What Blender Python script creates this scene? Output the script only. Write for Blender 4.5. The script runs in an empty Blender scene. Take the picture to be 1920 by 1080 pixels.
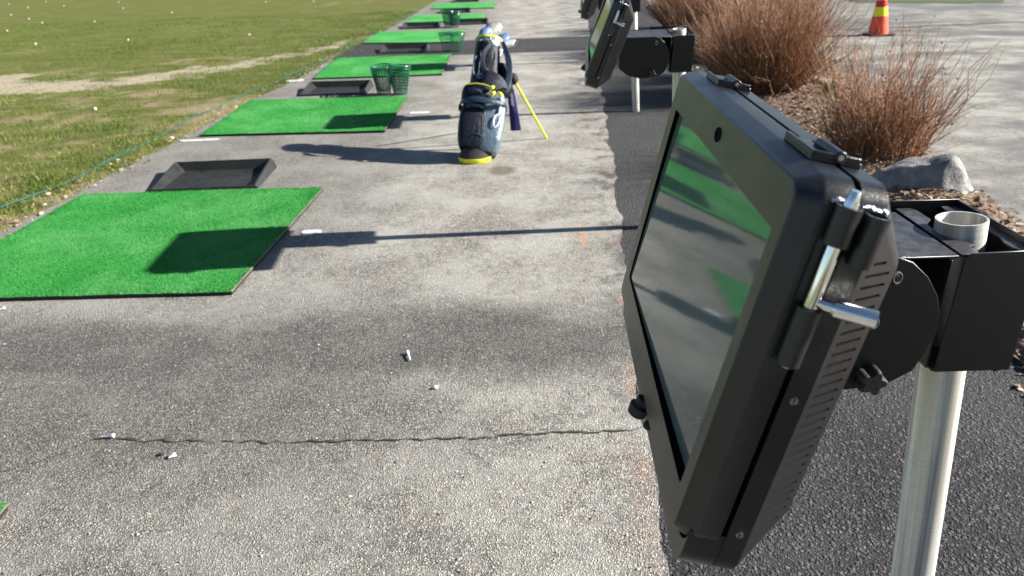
import bpy, bmesh, math, random
import numpy as np
from mathutils import Vector, Matrix, Quaternion

rnd = random.Random(7)
nrg = np.random.default_rng(11)
S = bpy.context.scene
COL = S.collection
R = math.radians
pi = math.pi

# ------------------------------------------------------------------ camera
CAM_H = 1.35
PITCH, ROLL = 0.438, -0.033
cd = bpy.data.cameras.new('camera'); cam = bpy.data.objects.new('camera', cd); COL.objects.link(cam)
fw = Vector((0, math.cos(PITCH), -math.sin(PITCH))); rt = Vector((1, 0, 0)); up = rt.cross(fw)
c_, s_ = math.cos(ROLL), math.sin(ROLL)
r2 = c_*rt + s_*up; u2 = -s_*rt + c_*up
cam.matrix_world = Matrix(((r2.x, u2.x, -fw.x, 0), (r2.y, u2.y, -fw.y, 0), (r2.z, u2.z, -fw.z, CAM_H), (0, 0, 0, 1)))
cd.sensor_width = 36.0
cd.lens = 1382.4/1920*36
cd.clip_start = 0.02; cd.clip_end = 2000
cd.dof.use_dof = True
cd.dof.focus_distance = 1.12
cd.dof.aperture_fstop = 8.5
S.camera = cam

# ------------------------------------------------------------------ light
SUN_EL, SUN_AZ = R(27.4), R(90)          # azimuth from +Y towards +X
W = bpy.data.worlds.new('World'); S.world = W; W.use_nodes = True
wt = W.node_tree; bg = wt.nodes['Background']
sky = wt.nodes.new('ShaderNodeTexSky'); sky.sky_type = 'NISHITA'; sky.sun_disc = False
sky.sun_elevation = SUN_EL; sky.sun_rotation = SUN_AZ; sky.altitude = 100; sky.air_density = 0.7; sky.dust_density = 0.3
wt.links.new(sky.outputs[0], bg.inputs[0]); bg.inputs[1].default_value = 0.05
sd = bpy.data.lights.new('sun', 'SUN'); sd.energy = 5.0; sd.angle = R(0.53); sd.color = (1.0, 0.95, 0.87)
sun = bpy.data.objects.new('sun', sd); COL.objects.link(sun)
sdir = Vector((math.sin(SUN_AZ)*math.cos(SUN_EL), math.cos(SUN_AZ)*math.cos(SUN_EL), math.sin(SUN_EL)))
sun.rotation_euler = sdir.to_track_quat('Z', 'Y').to_euler()
sun.location = (8, 0, 8)
S.view_settings.view_transform = 'Standard'; S.view_settings.look = 'None'
S.view_settings.exposure = 1.5; S.view_settings.gamma = 1; S.view_settings.use_curve_mapping = False

# ------------------------------------------------------------------ node helpers
class NT:
    def __init__(s, name):
        s.m = bpy.data.materials.new(name); s.m.use_nodes = True
        s.t = s.m.node_tree; s.b = s.t.nodes['Principled BSDF']
    def put(s, sock, v):
        if v is None: return
        if isinstance(v, bpy.types.NodeSocket): s.t.links.new(v, sock)
        elif isinstance(v, (tuple, list)) and len(v) == 3 and sock.type == 'RGBA': sock.default_value = (*v, 1)
        else: sock.default_value = v
    def n(s, typ, out=0, props=None, **ins):
        nd = s.t.nodes.new(typ)
        for k, v in (props or {}).items(): setattr(nd, k, v)
        for k, v in ins.items():
            key = int(k[1:]) if k[0] == 'i' and k[1:].isdigit() else k.replace('_', ' ')
            s.put(nd.inputs[key], v)
        return nd.outputs[out]
    def pos(s, mode='world', scale=None, loc=None):
        v = s.n('ShaderNodeNewGeometry') if mode == 'world' else s.n('ShaderNodeTexCoord', 3)
        if scale is not None or loc is not None:
            v = s.n('ShaderNodeMapping', i0=v, i3=scale or (1, 1, 1), i1=loc or (0, 0, 0))
        return v
    def noise(s, v, sc, det=4, rough=.55, out=0, dist=0.0):
        return s.n('ShaderNodeTexNoise', out, Vector=v, Scale=sc, Detail=det, Roughness=rough, Distortion=dist)
    def voro(s, v, sc, out=0, feat='F1', rand=1.0):
        return s.n('ShaderNodeTexVoronoi', out, {'feature': feat}, Vector=v, Scale=sc, Randomness=rand)
    def math(s, op, a, b=None, c=None, clamp=False):
        nd = s.t.nodes.new('ShaderNodeMath'); nd.operation = op; nd.use_clamp = clamp
        s.put(nd.inputs[0], a); s.put(nd.inputs[1], b); s.put(nd.inputs[2], c); return nd.outputs[0]
    def rng(s, v, a, b, c=0.0, d=1.0, smooth=False):
        return s.n('ShaderNodeMapRange', 0, {'interpolation_type': 'SMOOTHSTEP' if smooth else 'LINEAR', 'clamp': True}, i0=v, i1=a, i2=b, i3=c, i4=d)
    def mix(s, f, a, b, blend='MIX'):
        nd = s.t.nodes.new('ShaderNodeMix'); nd.data_type = 'RGBA'; nd.blend_type = blend
        s.put(nd.inputs[0], f); s.put(nd.inputs[6], a); s.put(nd.inputs[7], b); return nd.outputs[2]
    def ramp(s, f, stops, interp='LINEAR'):
        nd = s.t.nodes.new('ShaderNodeValToRGB'); e = nd.color_ramp.elements; nd.color_ramp.interpolation = interp
        while len(e) < len(stops): e.new(0.5)
        for el, (p, c) in zip(e, stops): el.position = p; el.color = (*c, 1)
        s.put(nd.inputs[0], f); return nd.outputs[0]
    def sep(s, v, ax): return s.n('ShaderNodeSeparateXYZ', 'XYZ'.index(ax), i0=v)
    def bump(s, h, strength=.5, dist=.01, normal=None):
        return s.n('ShaderNodeBump', 0, Height=h, Strength=strength, Distance=dist, Normal=normal)
    def attr(s, name, out=2): return s.n('ShaderNodeAttribute', out, {'attribute_name': name})
    def out(s, col=None, rough=None, metal=None, ior=None, nrm=None, spec=None, **k):
        I = s.b.inputs
        s.put(I['Base Color'], col); s.put(I['Roughness'], rough); s.put(I['Metallic'], metal); s.put(I['IOR'], ior); s.put(I['Normal'], nrm)
        s.put(I['Specular IOR Level'], spec)
        for a, v in k.items(): s.put(I[a.replace('_', ' ')], v)
        return s.m

# ------------------------------------------------------------------ materials
def asphalt(name, binder, stone_lo, stone_hi, cover, stone_sc, dust, bump_d, kind):
    t = NT(name); p = t.pos()
    x, y = t.sep(p, 'X'), t.sep(p, 'Y')
    warp = t.n('ShaderNodeVectorMath', 0, {'operation': 'ADD'}, i0=p, i1=t.n('ShaderNodeVectorMath', 0, {'operation': 'SCALE'}, i0=t.noise(p, 60, 2, out=1), i3=.010))
    cellc = t.voro(warp, stone_sc, 1); celld = t.voro(warp, stone_sc, 0)
    cellc2 = t.voro(warp, stone_sc*2.1, 1); celld2 = t.voro(warp, stone_sc*2.1, 0)
    rv = t.sep(cellc, 'X'); rv2 = t.sep(cellc2, 'Y'); hue = t.sep(cellc, 'Z')
    stone = t.mix(t.math('POWER', rv, 1.6), stone_lo, stone_hi)
    stone = t.mix(t.math('MULTIPLY', t.rng(hue, .55, 1), .55), stone, (stone_hi[0]*.95, stone_hi[1]*.72, stone_hi[2]*.52))
    stone2 = t.mix(rv2, stone_lo, stone_hi)
    wear = t.noise(p, 3.2, 5, .65)
    m1 = t.math('MULTIPLY', t.rng(celld, .62, .42), t.rng(t.math('ADD', t.sep(cellc, 'Y'), t.math('MULTIPLY', t.math('SUBTRACT', wear, .5), .9)), 1-cover, 1-cover+.12))
    m2 = t.math('MULTIPLY', t.rng(celld2, .60, .40), t.rng(t.math('ADD', t.sep(cellc2, 'Z'), t.math('MULTIPLY', t.math('SUBTRACT', wear, .5), .8)), .50, .65))
    chip = t.math('MULTIPLY', t.rng(t.voro(p, 62, 0), .30, .22), t.rng(t.sep(t.voro(p, 62, 1), 'X'), .955, .96))
    c = t.mix(m2, binder, stone2); c = t.mix(m1, c, stone)
    big = t.noise(p, .55, 4, .6); mid = t.noise(p, 2.3, 5, .6); fine = t.noise(p, 22, 5, .7)
    micro = t.noise(p, 420, 2, .7)
    f = t.math('ADD', t.math('MULTIPLY', mid, .6), t.math('MULTIPLY', fine, .4))
    dmask = t.math('MULTIPLY', t.rng(f, .40, .62, smooth=True), dust[1])
    if kind == 'path':
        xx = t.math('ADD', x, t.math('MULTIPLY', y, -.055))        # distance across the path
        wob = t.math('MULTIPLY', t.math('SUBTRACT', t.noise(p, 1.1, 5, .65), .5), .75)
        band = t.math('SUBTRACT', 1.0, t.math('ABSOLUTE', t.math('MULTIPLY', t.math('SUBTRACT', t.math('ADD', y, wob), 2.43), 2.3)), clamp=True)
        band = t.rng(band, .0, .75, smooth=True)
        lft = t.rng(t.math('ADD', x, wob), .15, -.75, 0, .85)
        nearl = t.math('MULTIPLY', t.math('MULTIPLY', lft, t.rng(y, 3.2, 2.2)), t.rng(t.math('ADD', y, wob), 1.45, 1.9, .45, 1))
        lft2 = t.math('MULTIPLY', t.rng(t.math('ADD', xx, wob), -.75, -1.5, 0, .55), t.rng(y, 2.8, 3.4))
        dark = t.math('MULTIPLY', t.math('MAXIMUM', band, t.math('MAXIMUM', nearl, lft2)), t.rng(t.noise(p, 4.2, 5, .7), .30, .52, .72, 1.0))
        edge = t.math('MULTIPLY', t.rng(t.math('ADD', xx, t.math('MULTIPLY', t.math('SUBTRACT', t.noise(p, 7, 5, .7), .5), .35)), .16, .36), t.rng(t.noise(p, 4.5, 5, .7), .50, .60))
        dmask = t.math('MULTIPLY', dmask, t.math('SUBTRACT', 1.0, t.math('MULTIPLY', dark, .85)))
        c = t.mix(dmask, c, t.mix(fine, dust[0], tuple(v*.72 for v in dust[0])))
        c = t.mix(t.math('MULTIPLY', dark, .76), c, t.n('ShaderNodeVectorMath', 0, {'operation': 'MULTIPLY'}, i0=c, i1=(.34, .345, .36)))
        c = t.mix(t.math('MULTIPLY', edge, .75), c, (.045, .045, .048))
        # newer dark trench of asphalt laid across the path
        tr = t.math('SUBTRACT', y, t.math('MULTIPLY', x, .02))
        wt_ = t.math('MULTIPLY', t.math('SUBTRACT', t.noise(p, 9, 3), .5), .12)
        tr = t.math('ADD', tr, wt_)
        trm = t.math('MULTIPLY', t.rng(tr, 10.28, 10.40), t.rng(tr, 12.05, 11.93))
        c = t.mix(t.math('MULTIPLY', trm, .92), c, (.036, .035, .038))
        # rusty wet stain, yellowish soil streaks
        st = t.n('ShaderNodeVectorMath', 1, {'operation': 'LENGTH'}, i0=t.n('ShaderNodeMapping', i0=p, i1=(.044*9, -4.70*7, 0), i3=(9, 7, 0)))
        c = t.mix(t.rng(t.math('ADD', st, wob), 1.0, .55, 0, .7), c, (.10, .072, .05))
        soil = t.math('MULTIPLY', t.rng(t.noise(p, 5.5, 4, .6), .63, .74), t.rng(t.math('ABSOLUTE', t.math('ADD', xx, .50)), .55, .1))
        c = t.mix(t.math('MULTIPLY', soil, .55), c, (.40, .34, .23))
        # sprayed orange survey cross and line along the joint
        spr = t.rng(t.noise(p, 26, 4, .75), .36, .58)
        def seg(ax, c0, hw, a0, a1):
            u, v = (x, y) if ax == 'y' else (y, x)
            d = t.math('ABSOLUTE', t.math('SUBTRACT', u, c0)); m = t.rng(d, hw, hw*.4)
            return t.math('MULTIPLY', m, t.math('MULTIPLY', t.rng(v, a0, a0+.03), t.rng(v, a1, a1-.03)))
        paint = t.math('MAXIMUM', seg('y', .365, .022, 3.30, 3.66), seg('x', 3.475, .02, .24, .52))
        edgeln = t.math('ABSOLUTE', t.math('SUBTRACT', x, t.math('ADD', t.math('MULTIPLY', y, .0985), .188)))
        edgem = t.math('MULTIPLY', t.math('MULTIPLY', t.rng(edgeln, .04, .01), t.rng(t.noise(p, 2.6, 2), .50, .56)), .40)
        edge2 = t.math('MULTIPLY', t.rng(t.math('ABSOLUTE', t.math('SUBTRACT', x, .325)), .05, .0), t.math('MULTIPLY', t.rng(y, 1.2, 1.4), t.rng(y, 1.8, 1.6)))
        paint = t.math('MAXIMUM', paint, t.math('MAXIMUM', edgem, t.math('MULTIPLY', edge2, .22)))
        for k_, yy in enumerate((6.4, 9.3)):
            paint = t.math('MAXIMUM', paint, seg('y', .62+.3*k_, .025, yy-.15, yy+.18))
        c = t.mix(t.math('MULTIPLY', t.math('MULTIPLY', paint, spr), .50), c, (.62, .27, .15))
    elif kind == 'lot':
        c = t.mix(dmask, c, t.mix(fine, dust[0], tuple(v*.75 for v in dust[0])))
        sm = t.noise(t.n('ShaderNodeMapping', i0=p, i3=(.55, 1.0, 1)), 1.0, 5, .62, dist=.4)
        c = t.mix(t.rng(sm, .47, .60, 0, .72, smooth=True), c, (.10, .10, .102))
        yl = t.math('SUBTRACT', y, t.math('MULTIPLY', x, .055))
        yl = t.math('ADD', yl, t.math('MULTIPLY', t.math('SUBTRACT', t.noise(p, 1.3, 4, .7), .5), .35))
        ln = t.rng(t.math('ABSOLUTE', t.math('SUBTRACT', yl, 11.62)), .10, .03)
        c = t.mix(t.math('MULTIPLY', ln, .85), c, (.035, .033, .03))
        bn = t.math('MULTIPLY', t.rng(yl, 10.75, 11.1), t.rng(yl, 11.75, 11.55))  # shadow-like dark band painted into the lot colour
        bn = t.math('MULTIPLY', bn, t.math('MULTIPLY', t.rng(x, 8.2, 6.6), t.rng(t.noise(p, 5, 4, .7), .40, .55)))
        c = t.mix(t.math('MULTIPLY', bn, .6), c, (.05, .048, .045))
        c = t.mix(t.math('MULTIPLY', t.rng(yl, 12.0, 13.5), .35), c, (.16, .16, .165))
    else:
        c = t.mix(dmask, c, dust[0])
        c = t.mix(t.math('MULTIPLY', t.rng(t.math('ADD', y, t.math('MULTIPLY', mid, 1.5)), 2.2, 4.6), .62), c, t.mix(fine, (.040, .040, .041), (.085, .083, .081)))
    c = t.mix(t.math('MULTIPLY', chip, .45 if kind == 'path' else .0), c, (.70, .68, .63))
    c = t.mix(t.math('MULTIPLY', micro, .4), c, t.n('ShaderNodeVectorMath', 0, {'operation': 'SCALE'}, i0=c, i3=.72))
    h = t.math('ADD', t.math('MULTIPLY', t.rng(celld, .75, .1), m1), t.math('MULTIPLY', t.rng(celld2, .8, .2), .4))
    h = t.math('ADD', h, t.math('MULTIPLY', micro, .35))
    nm = t.bump(h, t.rng(y, 3.0, 11.0, .8, .12), bump_d)
    return t.out(c, t.rng(fine, .3, .7, .72, .92), nrm=nm, spec=t.rng(y, 4, 10, .35, .12))

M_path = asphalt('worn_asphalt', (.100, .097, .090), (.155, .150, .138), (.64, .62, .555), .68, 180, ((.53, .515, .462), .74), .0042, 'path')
M_strip = asphalt('fresh_asphalt', (.012, .012, .013), (.018, .019, .021), (.115, .118, .128), .66, 92, ((.11, .11, .11), .25), .010, 'strip')
M_lot = asphalt('dusty_asphalt', (.13, .128, .12), (.14, .137, .13), (.48, .47, .43), .5, 120, ((.45, .435, .38), .9), .003, 'lot')

def simple(name, col, rough=.5, metal=0, vary=.15, vsc=30, bump=0, bsc=400, **k):
    t = NT(name); p = t.pos('obj')
    c = t.mix(t.rng(t.noise(p, vsc, 4, .6), .3, .7), tuple(v*(1-vary) for v in col), tuple(min(1, v*(1+vary)) for v in col))
    nm = t.bump(t.noise(p, bsc, 2, .6), 1.0, bump) if bump else None
    r = t.rng(t.noise(p, vsc*2, 3), .3, .7, max(0, rough-.05), min(1, rough+.05))
    return t.out(c, r, metal, nrm=nm, **k)

def powder():
    t = NT('black_powder_coat'); p = t.pos('obj')
    grain = t.noise(p, 900, 2, .5); sm = t.noise(p, 14, 4, .6)
    c = t.mix(sm, (.0070, .0073, .0078), (.0105, .0109, .0116))
    dust = t.math('MULTIPLY', t.rng(t.noise(p, 260, 2, .7), .68, .78), .30)
    c = t.mix(dust, c, (.14, .14, .135))
    smg = t.math('MULTIPLY', t.rng(t.noise(p, 7, 5, .7, dist=1.5),   .54, .72), .06)
    c = t.mix(smg, c, (.14, .14, .13))
    return t.out(c, t.math('ADD', t.rng(sm, .3, .7, .27, .37), t.math('MULTIPLY', smg, 1.2)), nrm=t.bump(grain, .5, .0006), spec=.62)
M_black = powder()
M_blackdust = None
def dusty_black():
    t = NT('dusty_black_steel'); p = t.pos('obj')
    upf = t.rng(t.sep(t.n('ShaderNodeNewGeometry', 1), 'Z'), .6, .9)
    d_ = t.math('MULTIPLY', t.rng(t.noise(p, 50, 5, .7), .40, .75, .15, .75), upf)
    c = t.mix(d_, (.0125, .0125, .0122), (.12, .12, .125))
    sc = t.math('MULTIPLY', t.rng(t.noise(t.n('ShaderNodeMapping', i0=p, i3=(1, .35, 1)), 60, 3, .6), .66, .70, 0, .6), upf)
    c = t.mix(sc, c, (.42, .42, .42))
    return t.out(c, .40, nrm=t.bump(t.noise(p, 700, 2), .3, .0004), spec=.4)
M_blackdust = dusty_black()
M_hole = simple('dark_void', (.002, .002, .002), .9, spec=.05)
def glass_mat():
    t = NT('screen_glass'); p = t.pos('obj')
    dirt = t.noise(p, 9, 5, .65)
    spk = t.math('MULTIPLY', t.rng(t.noise(p, 330, 2, .8), .72, .80), .35)
    c = t.mix(t.math('ADD', spk, t.math('MULTIPLY', t.rng(dirt, .35, .75), .12)), (.125, .150, .132), (.28, .29, .26))  # green-grey base colour stands in for the haze over the reflection
    return t.out(c, t.rng(dirt, .3, .8, .035, .075), ior=1.72, spec=.5)
M_glass = glass_mat()
def galv():
    t = NT('galvanised_steel'); p = t.pos('obj')
    st = t.noise(t.n('ShaderNodeMapping', i0=p, i3=(60, 60, 1.2)), 1.0, 5, .65)
    ring = t.noise(t.n('ShaderNodeMapping', i0=p, i3=(3, 3, 420)), 1.0, 3, .6)
    sp = t.voro(p, 90, 1)
    c = t.mix(t.rng(st, .36, .62), (.30, .30, .285), (.86, .85, .78))
    c = t.mix(t.math('MULTIPLY', t.sep(sp, 'X'), .18), c, (.40, .43, .46))
    bl = t.noise(t.n('ShaderNodeMapping', i0=p, i1=(3, 1, 0), i3=(42, 42, .7)), 1.0, 3, .6)
    c = t.mix(t.rng(bl, .52, .64, 0, .6), c, (.54, .50, .40))
    c = t.mix(t.math('MULTIPLY', t.rng(ring, .52, .70), .35), c, (.22, .22, .19))
    return t.out(c, t.rng(st, .3, .7, .42, .62), .45, nrm=t.bump(t.math('ADD', ring, t.math('MULTIPLY', st, .8)), .35, .0015))
M_galv = galv()
M_chrome = simple('polished_steel', (.72, .72, .70), .11, 1, .05, 60)
M_steel = simple('machined_steel', (.52, .51, .49), .30, 1, .12, 90)
M_weld = simple('bare_weld', (.75, .74, .76), .32, 1, .3, 300, bump=.003, bsc=380)
M_rubber = simple('black_rubber', (.020, .020, .020), .75, 0, .3, 20, bump=.001)
def rubber_tray():
    t = NT('tray_rubber'); p = t.pos('obj')
    c = t.mix(t.rng(t.noise(p, 8, 5, .7), .35, .75), (.0055, .0058, .0055), (.026, .028, .025))
    return t.out(c, .62, nrm=t.bump(t.noise(p, 180, 3), .4, .001))
M_tray = rubber_tray()
def turf():
    t = NT('green_turf'); p = t.pos()
    fib = t.noise(p, 260, 3, .75); fib2 = t.noise(t.n('ShaderNodeMapping', i0=p, i3=(1, .45, 1)), 110, 3, .7)
    big = t.noise(p, 1.8, 5, .6)
    c = t.mix(t.rng(t.math('ADD', t.math('MULTIPLY', fib, .6), t.math('MULTIPLY', fib2, .4)), .36, .66), (.015, .145, .024), (.068, .44, .084))
    c = t.mix(t.rng(big, .40, .62, 0, .5, smooth=True), c, (.13, .41, .135))
    c = t.mix(t.rng(t.noise(p, 3.1, 4, .6), .52, .70, 0, .55), c, (.016, .20, .030))
    h = t.math('ADD', fib, t.math('MULTIPLY', fib2, .8))
    return t.out(c, .85, nrm=t.bump(h, .9, .006), spec=.2)
M_turf = turf()
M_turfblade = None
M_litedge = simple('mat_lit_edge', (.17, .155, .11), .8, vary=.4, vsc=12)  # tan for the sunlit edge of the mats
M_matfoam = simple('mat_foam', (.016, .017, .016), .85)
M_basket = simple('green_wire', (.005, .105, .055), .26, vary=.25, vsc=40)
M_rope = simple('green_cord', (.012, .075, .075), .6, vary=.3, vsc=60)
M_white = simple('white_plastic', (.78, .78, .77), .4, vary=.06)
M_ball = simple('ball_white', (.62, .63, .58), .35, vary=.08)
def worn_paint():
    t = NT('worn_white_paint'); p = t.pos()
    c = t.mix(t.rng(t.noise(p, 40, 5, .75), .42, .58), (.78, .79, .82), (.35, .35, .34))
    return t.out(c, .6)
M_paint = worn_paint()

def lawn_mat():
    t = NT('lawn_soil_and_grass'); p = t.pos()
    g = t.attr('green'); sa = t.attr('sand')
    fine = t.noise(p, 55, 5, .75); mid = t.noise(p, 7, 5, .65); tiny = t.noise(p, 170, 3, .7)
    streak = t.noise(t.n('ShaderNodeMapping', i0=p, i2=(0, 0, .25), i3=(.5, 2.2, 1)), 2.2, 5, .65)
    grass = t.mix(t.rng(fine, .35, .68), (.050, .066, .012), (.155, .170, .040))
    grass = t.mix(t.rng(streak, .42, .64, 0, .55), grass, (.210, .208, .066))
    dry = t.mix(t.rng(fine, .35, .65), (.15, .115, .062), (.38, .32, .19))
    sand = t.mix(t.rng(fine, .3, .7), (.27, .225, .15), (.50, .44, .33))
    gm = t.math('ADD', g, t.math('MULTIPLY', t.math('SUBTRACT', mid, .5), .9)); gm = t.math('ADD', gm, t.math('MULTIPLY', t.math('SUBTRACT', fine, .5), 1.4))
    c = t.mix(t.rng(gm, .36, .56), dry, grass)
    sm = t.math('ADD', sa, t.math('MULTIPLY', t.math('SUBTRACT', mid, .5), .7)); sm = t.math('ADD', sm, t.math('MULTIPLY', t.math('SUBTRACT', fine, .5), .7))
    c = t.mix(t.rng(sm, .38, .58), c, sand)
    h = t.math('ADD', fine, t.math('MULTIPLY', tiny, .5))
    return t.out(c, .9, nrm=t.bump(h, .8, .03), spec=.15)
M_lawn = lawn_mat()
def blade_mat():
    t = NT('grass_blades'); a = t.attr('tone')
    c = t.ramp(a, [(0, (.040, .078, .009)), (.35, (.095, .145, .020)), (.62, (.19, .205, .045)), (.8, (.30, .26, .10)), (1, (.50, .42, .25))])
    return t.out(c, .6, spec=.25)
M_blade = blade_mat()
def bed_mat():
    t = NT('mulch_and_gravel'); p = t.pos()
    cc = t.voro(p, 34, 1); cdist = t.voro(p, 34, 0); fine = t.noise(p, 60, 5, .7); mid = t.noise(p, 4, 4, .6)
    c = t.mix(t.sep(cc, 'X'), (.065, .045, .032), (.30, .21, .16))
    c = t.mix(t.rng(t.sep(cc, 'Y'), .80, .95), c, (.48, .40, .33))
    c = t.mix(t.rng(fine, .4, .7, 0, .7), c, (.10, .07, .05))
    c = t.mix(t.rng(mid, .45, .7, 0, .5), c, (.33, .25, .18))
    return t.out(c, .9, nrm=t.bump(t.math('ADD', t.rng(cdist, .6, .1), fine), .9, .02), spec=.2)
M_bed = bed_mat()
def litter_mat():
    t = NT('dead_leaves'); a = t.attr('tone')
    c = t.ramp(a, [(0, (.05, .030, .018)), (.3, (.16, .09, .05)), (.6, (.23, .150, .10)), (.85, (.36, .27, .19)), (1, (.55, .48, .38))])
    return t.out(c, .85, spec=.2)
M_litter = litter_mat()
def grit_mat():
    t = NT('loose_grit'); return t.out(t.ramp(t.attr('tone'), [(0, (.03, .03, .03)), (.45, (.22, .21, .19)), (1, (.72, .70, .64))]), .8)
M_grit = grit_mat()
def twig_mat():
    t = NT('red_brown_twigs'); a = t.attr('tone')
    c = t.ramp(a, [(0, (.050, .026, .016)), (.32, (.17, .076, .046)), (.58, (.33, .160, .076)), (.80, (.48, .258, .112)), (1, (.56, .45, .29))])
    return t.out(c, .55, spec=.35)
M_twig = twig_mat()
def rock_mat():
    t = NT('grey_granite'); p = t.pos('obj')
    n1 = t.noise(p, 6, 6, .65); n2 = t.noise(p, 45, 5, .7)
    c = t.mix(t.rng(n1, .35, .65), (.13, .132, .138), (.30, .298, .29))
    c = t.mix(t.rng(n2, .50, .68, 0, .6), c, (.075, .075, .08))
    return t.out(c, .8, nrm=t.bump(t.math('ADD', n2, t.math('MULTIPLY', n1, 2)), .7, .02))
M_rock = rock_mat()
M_stone = simple('pink_stone', (.40, .30, .25), .8, vary=.35, vsc=14, bump=.004, bsc=60)
M_greenplant = simple('young_leaves', (.07, .17, .025), .5, vary=.5, vsc=30)
M_orange = simple('cone_orange', (.80, .075, .025), .45, vary=.1, vsc=12)
M_conered = simple('cone_red_film', (.55, .010, .015), .35, vary=.12)
M_coneyel = simple('cone_yellow_film', (.80, .80, .02), .35, vary=.06)
def fabric(name, col, rough=.55, bsc=650, spec=.4):
    t = NT(name); p = t.pos('obj'); n = t.noise(p, 18, 4, .6)
    c = t.mix(t.rng(n, .3, .7), tuple(v*.72 for v in col), tuple(v*1.25 for v in col))
    wr = t.noise(p, 24, 3, .5, dist=1.0)
    return t.out(c, rough, nrm=t.bump(t.math('ADD', t.math('MULTIPLY', t.noise(p, bsc, 2), .15), wr), .55, .012), spec=spec)
M_navy = fabric('navy_nylon', (.0028, .0056, .0145), .45, spec=.25)
M_slate = fabric('slate_blue_nylon', (.020, .036, .062), .32)
M_silver = fabric('shiny_grey_vinyl', (.115, .165, .20), .20, spec=.9)
M_yellow = simple('bag_yellow', (.72, .70, .02), .45, vary=.1)
M_towel = fabric('navy_towel', (.030, .028, .095), .9, spec=.1)
M_strap = fabric('padded_strap', (.014, .017, .034), .65)
M_pink = simple('pink_grip', (.70, .16, .25), .5)
M_bluehead = simple('blue_headcover', (.10, .17, .36), .45, vary=.2)
M_greycover = fabric('grey_headcover', (.27, .28, .27), .5)
M_print = simple('white_print', (.72, .76, .78), .5)
M_iceprint = simple('pale_blue_print', (.25, .38, .50), .5)

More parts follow.
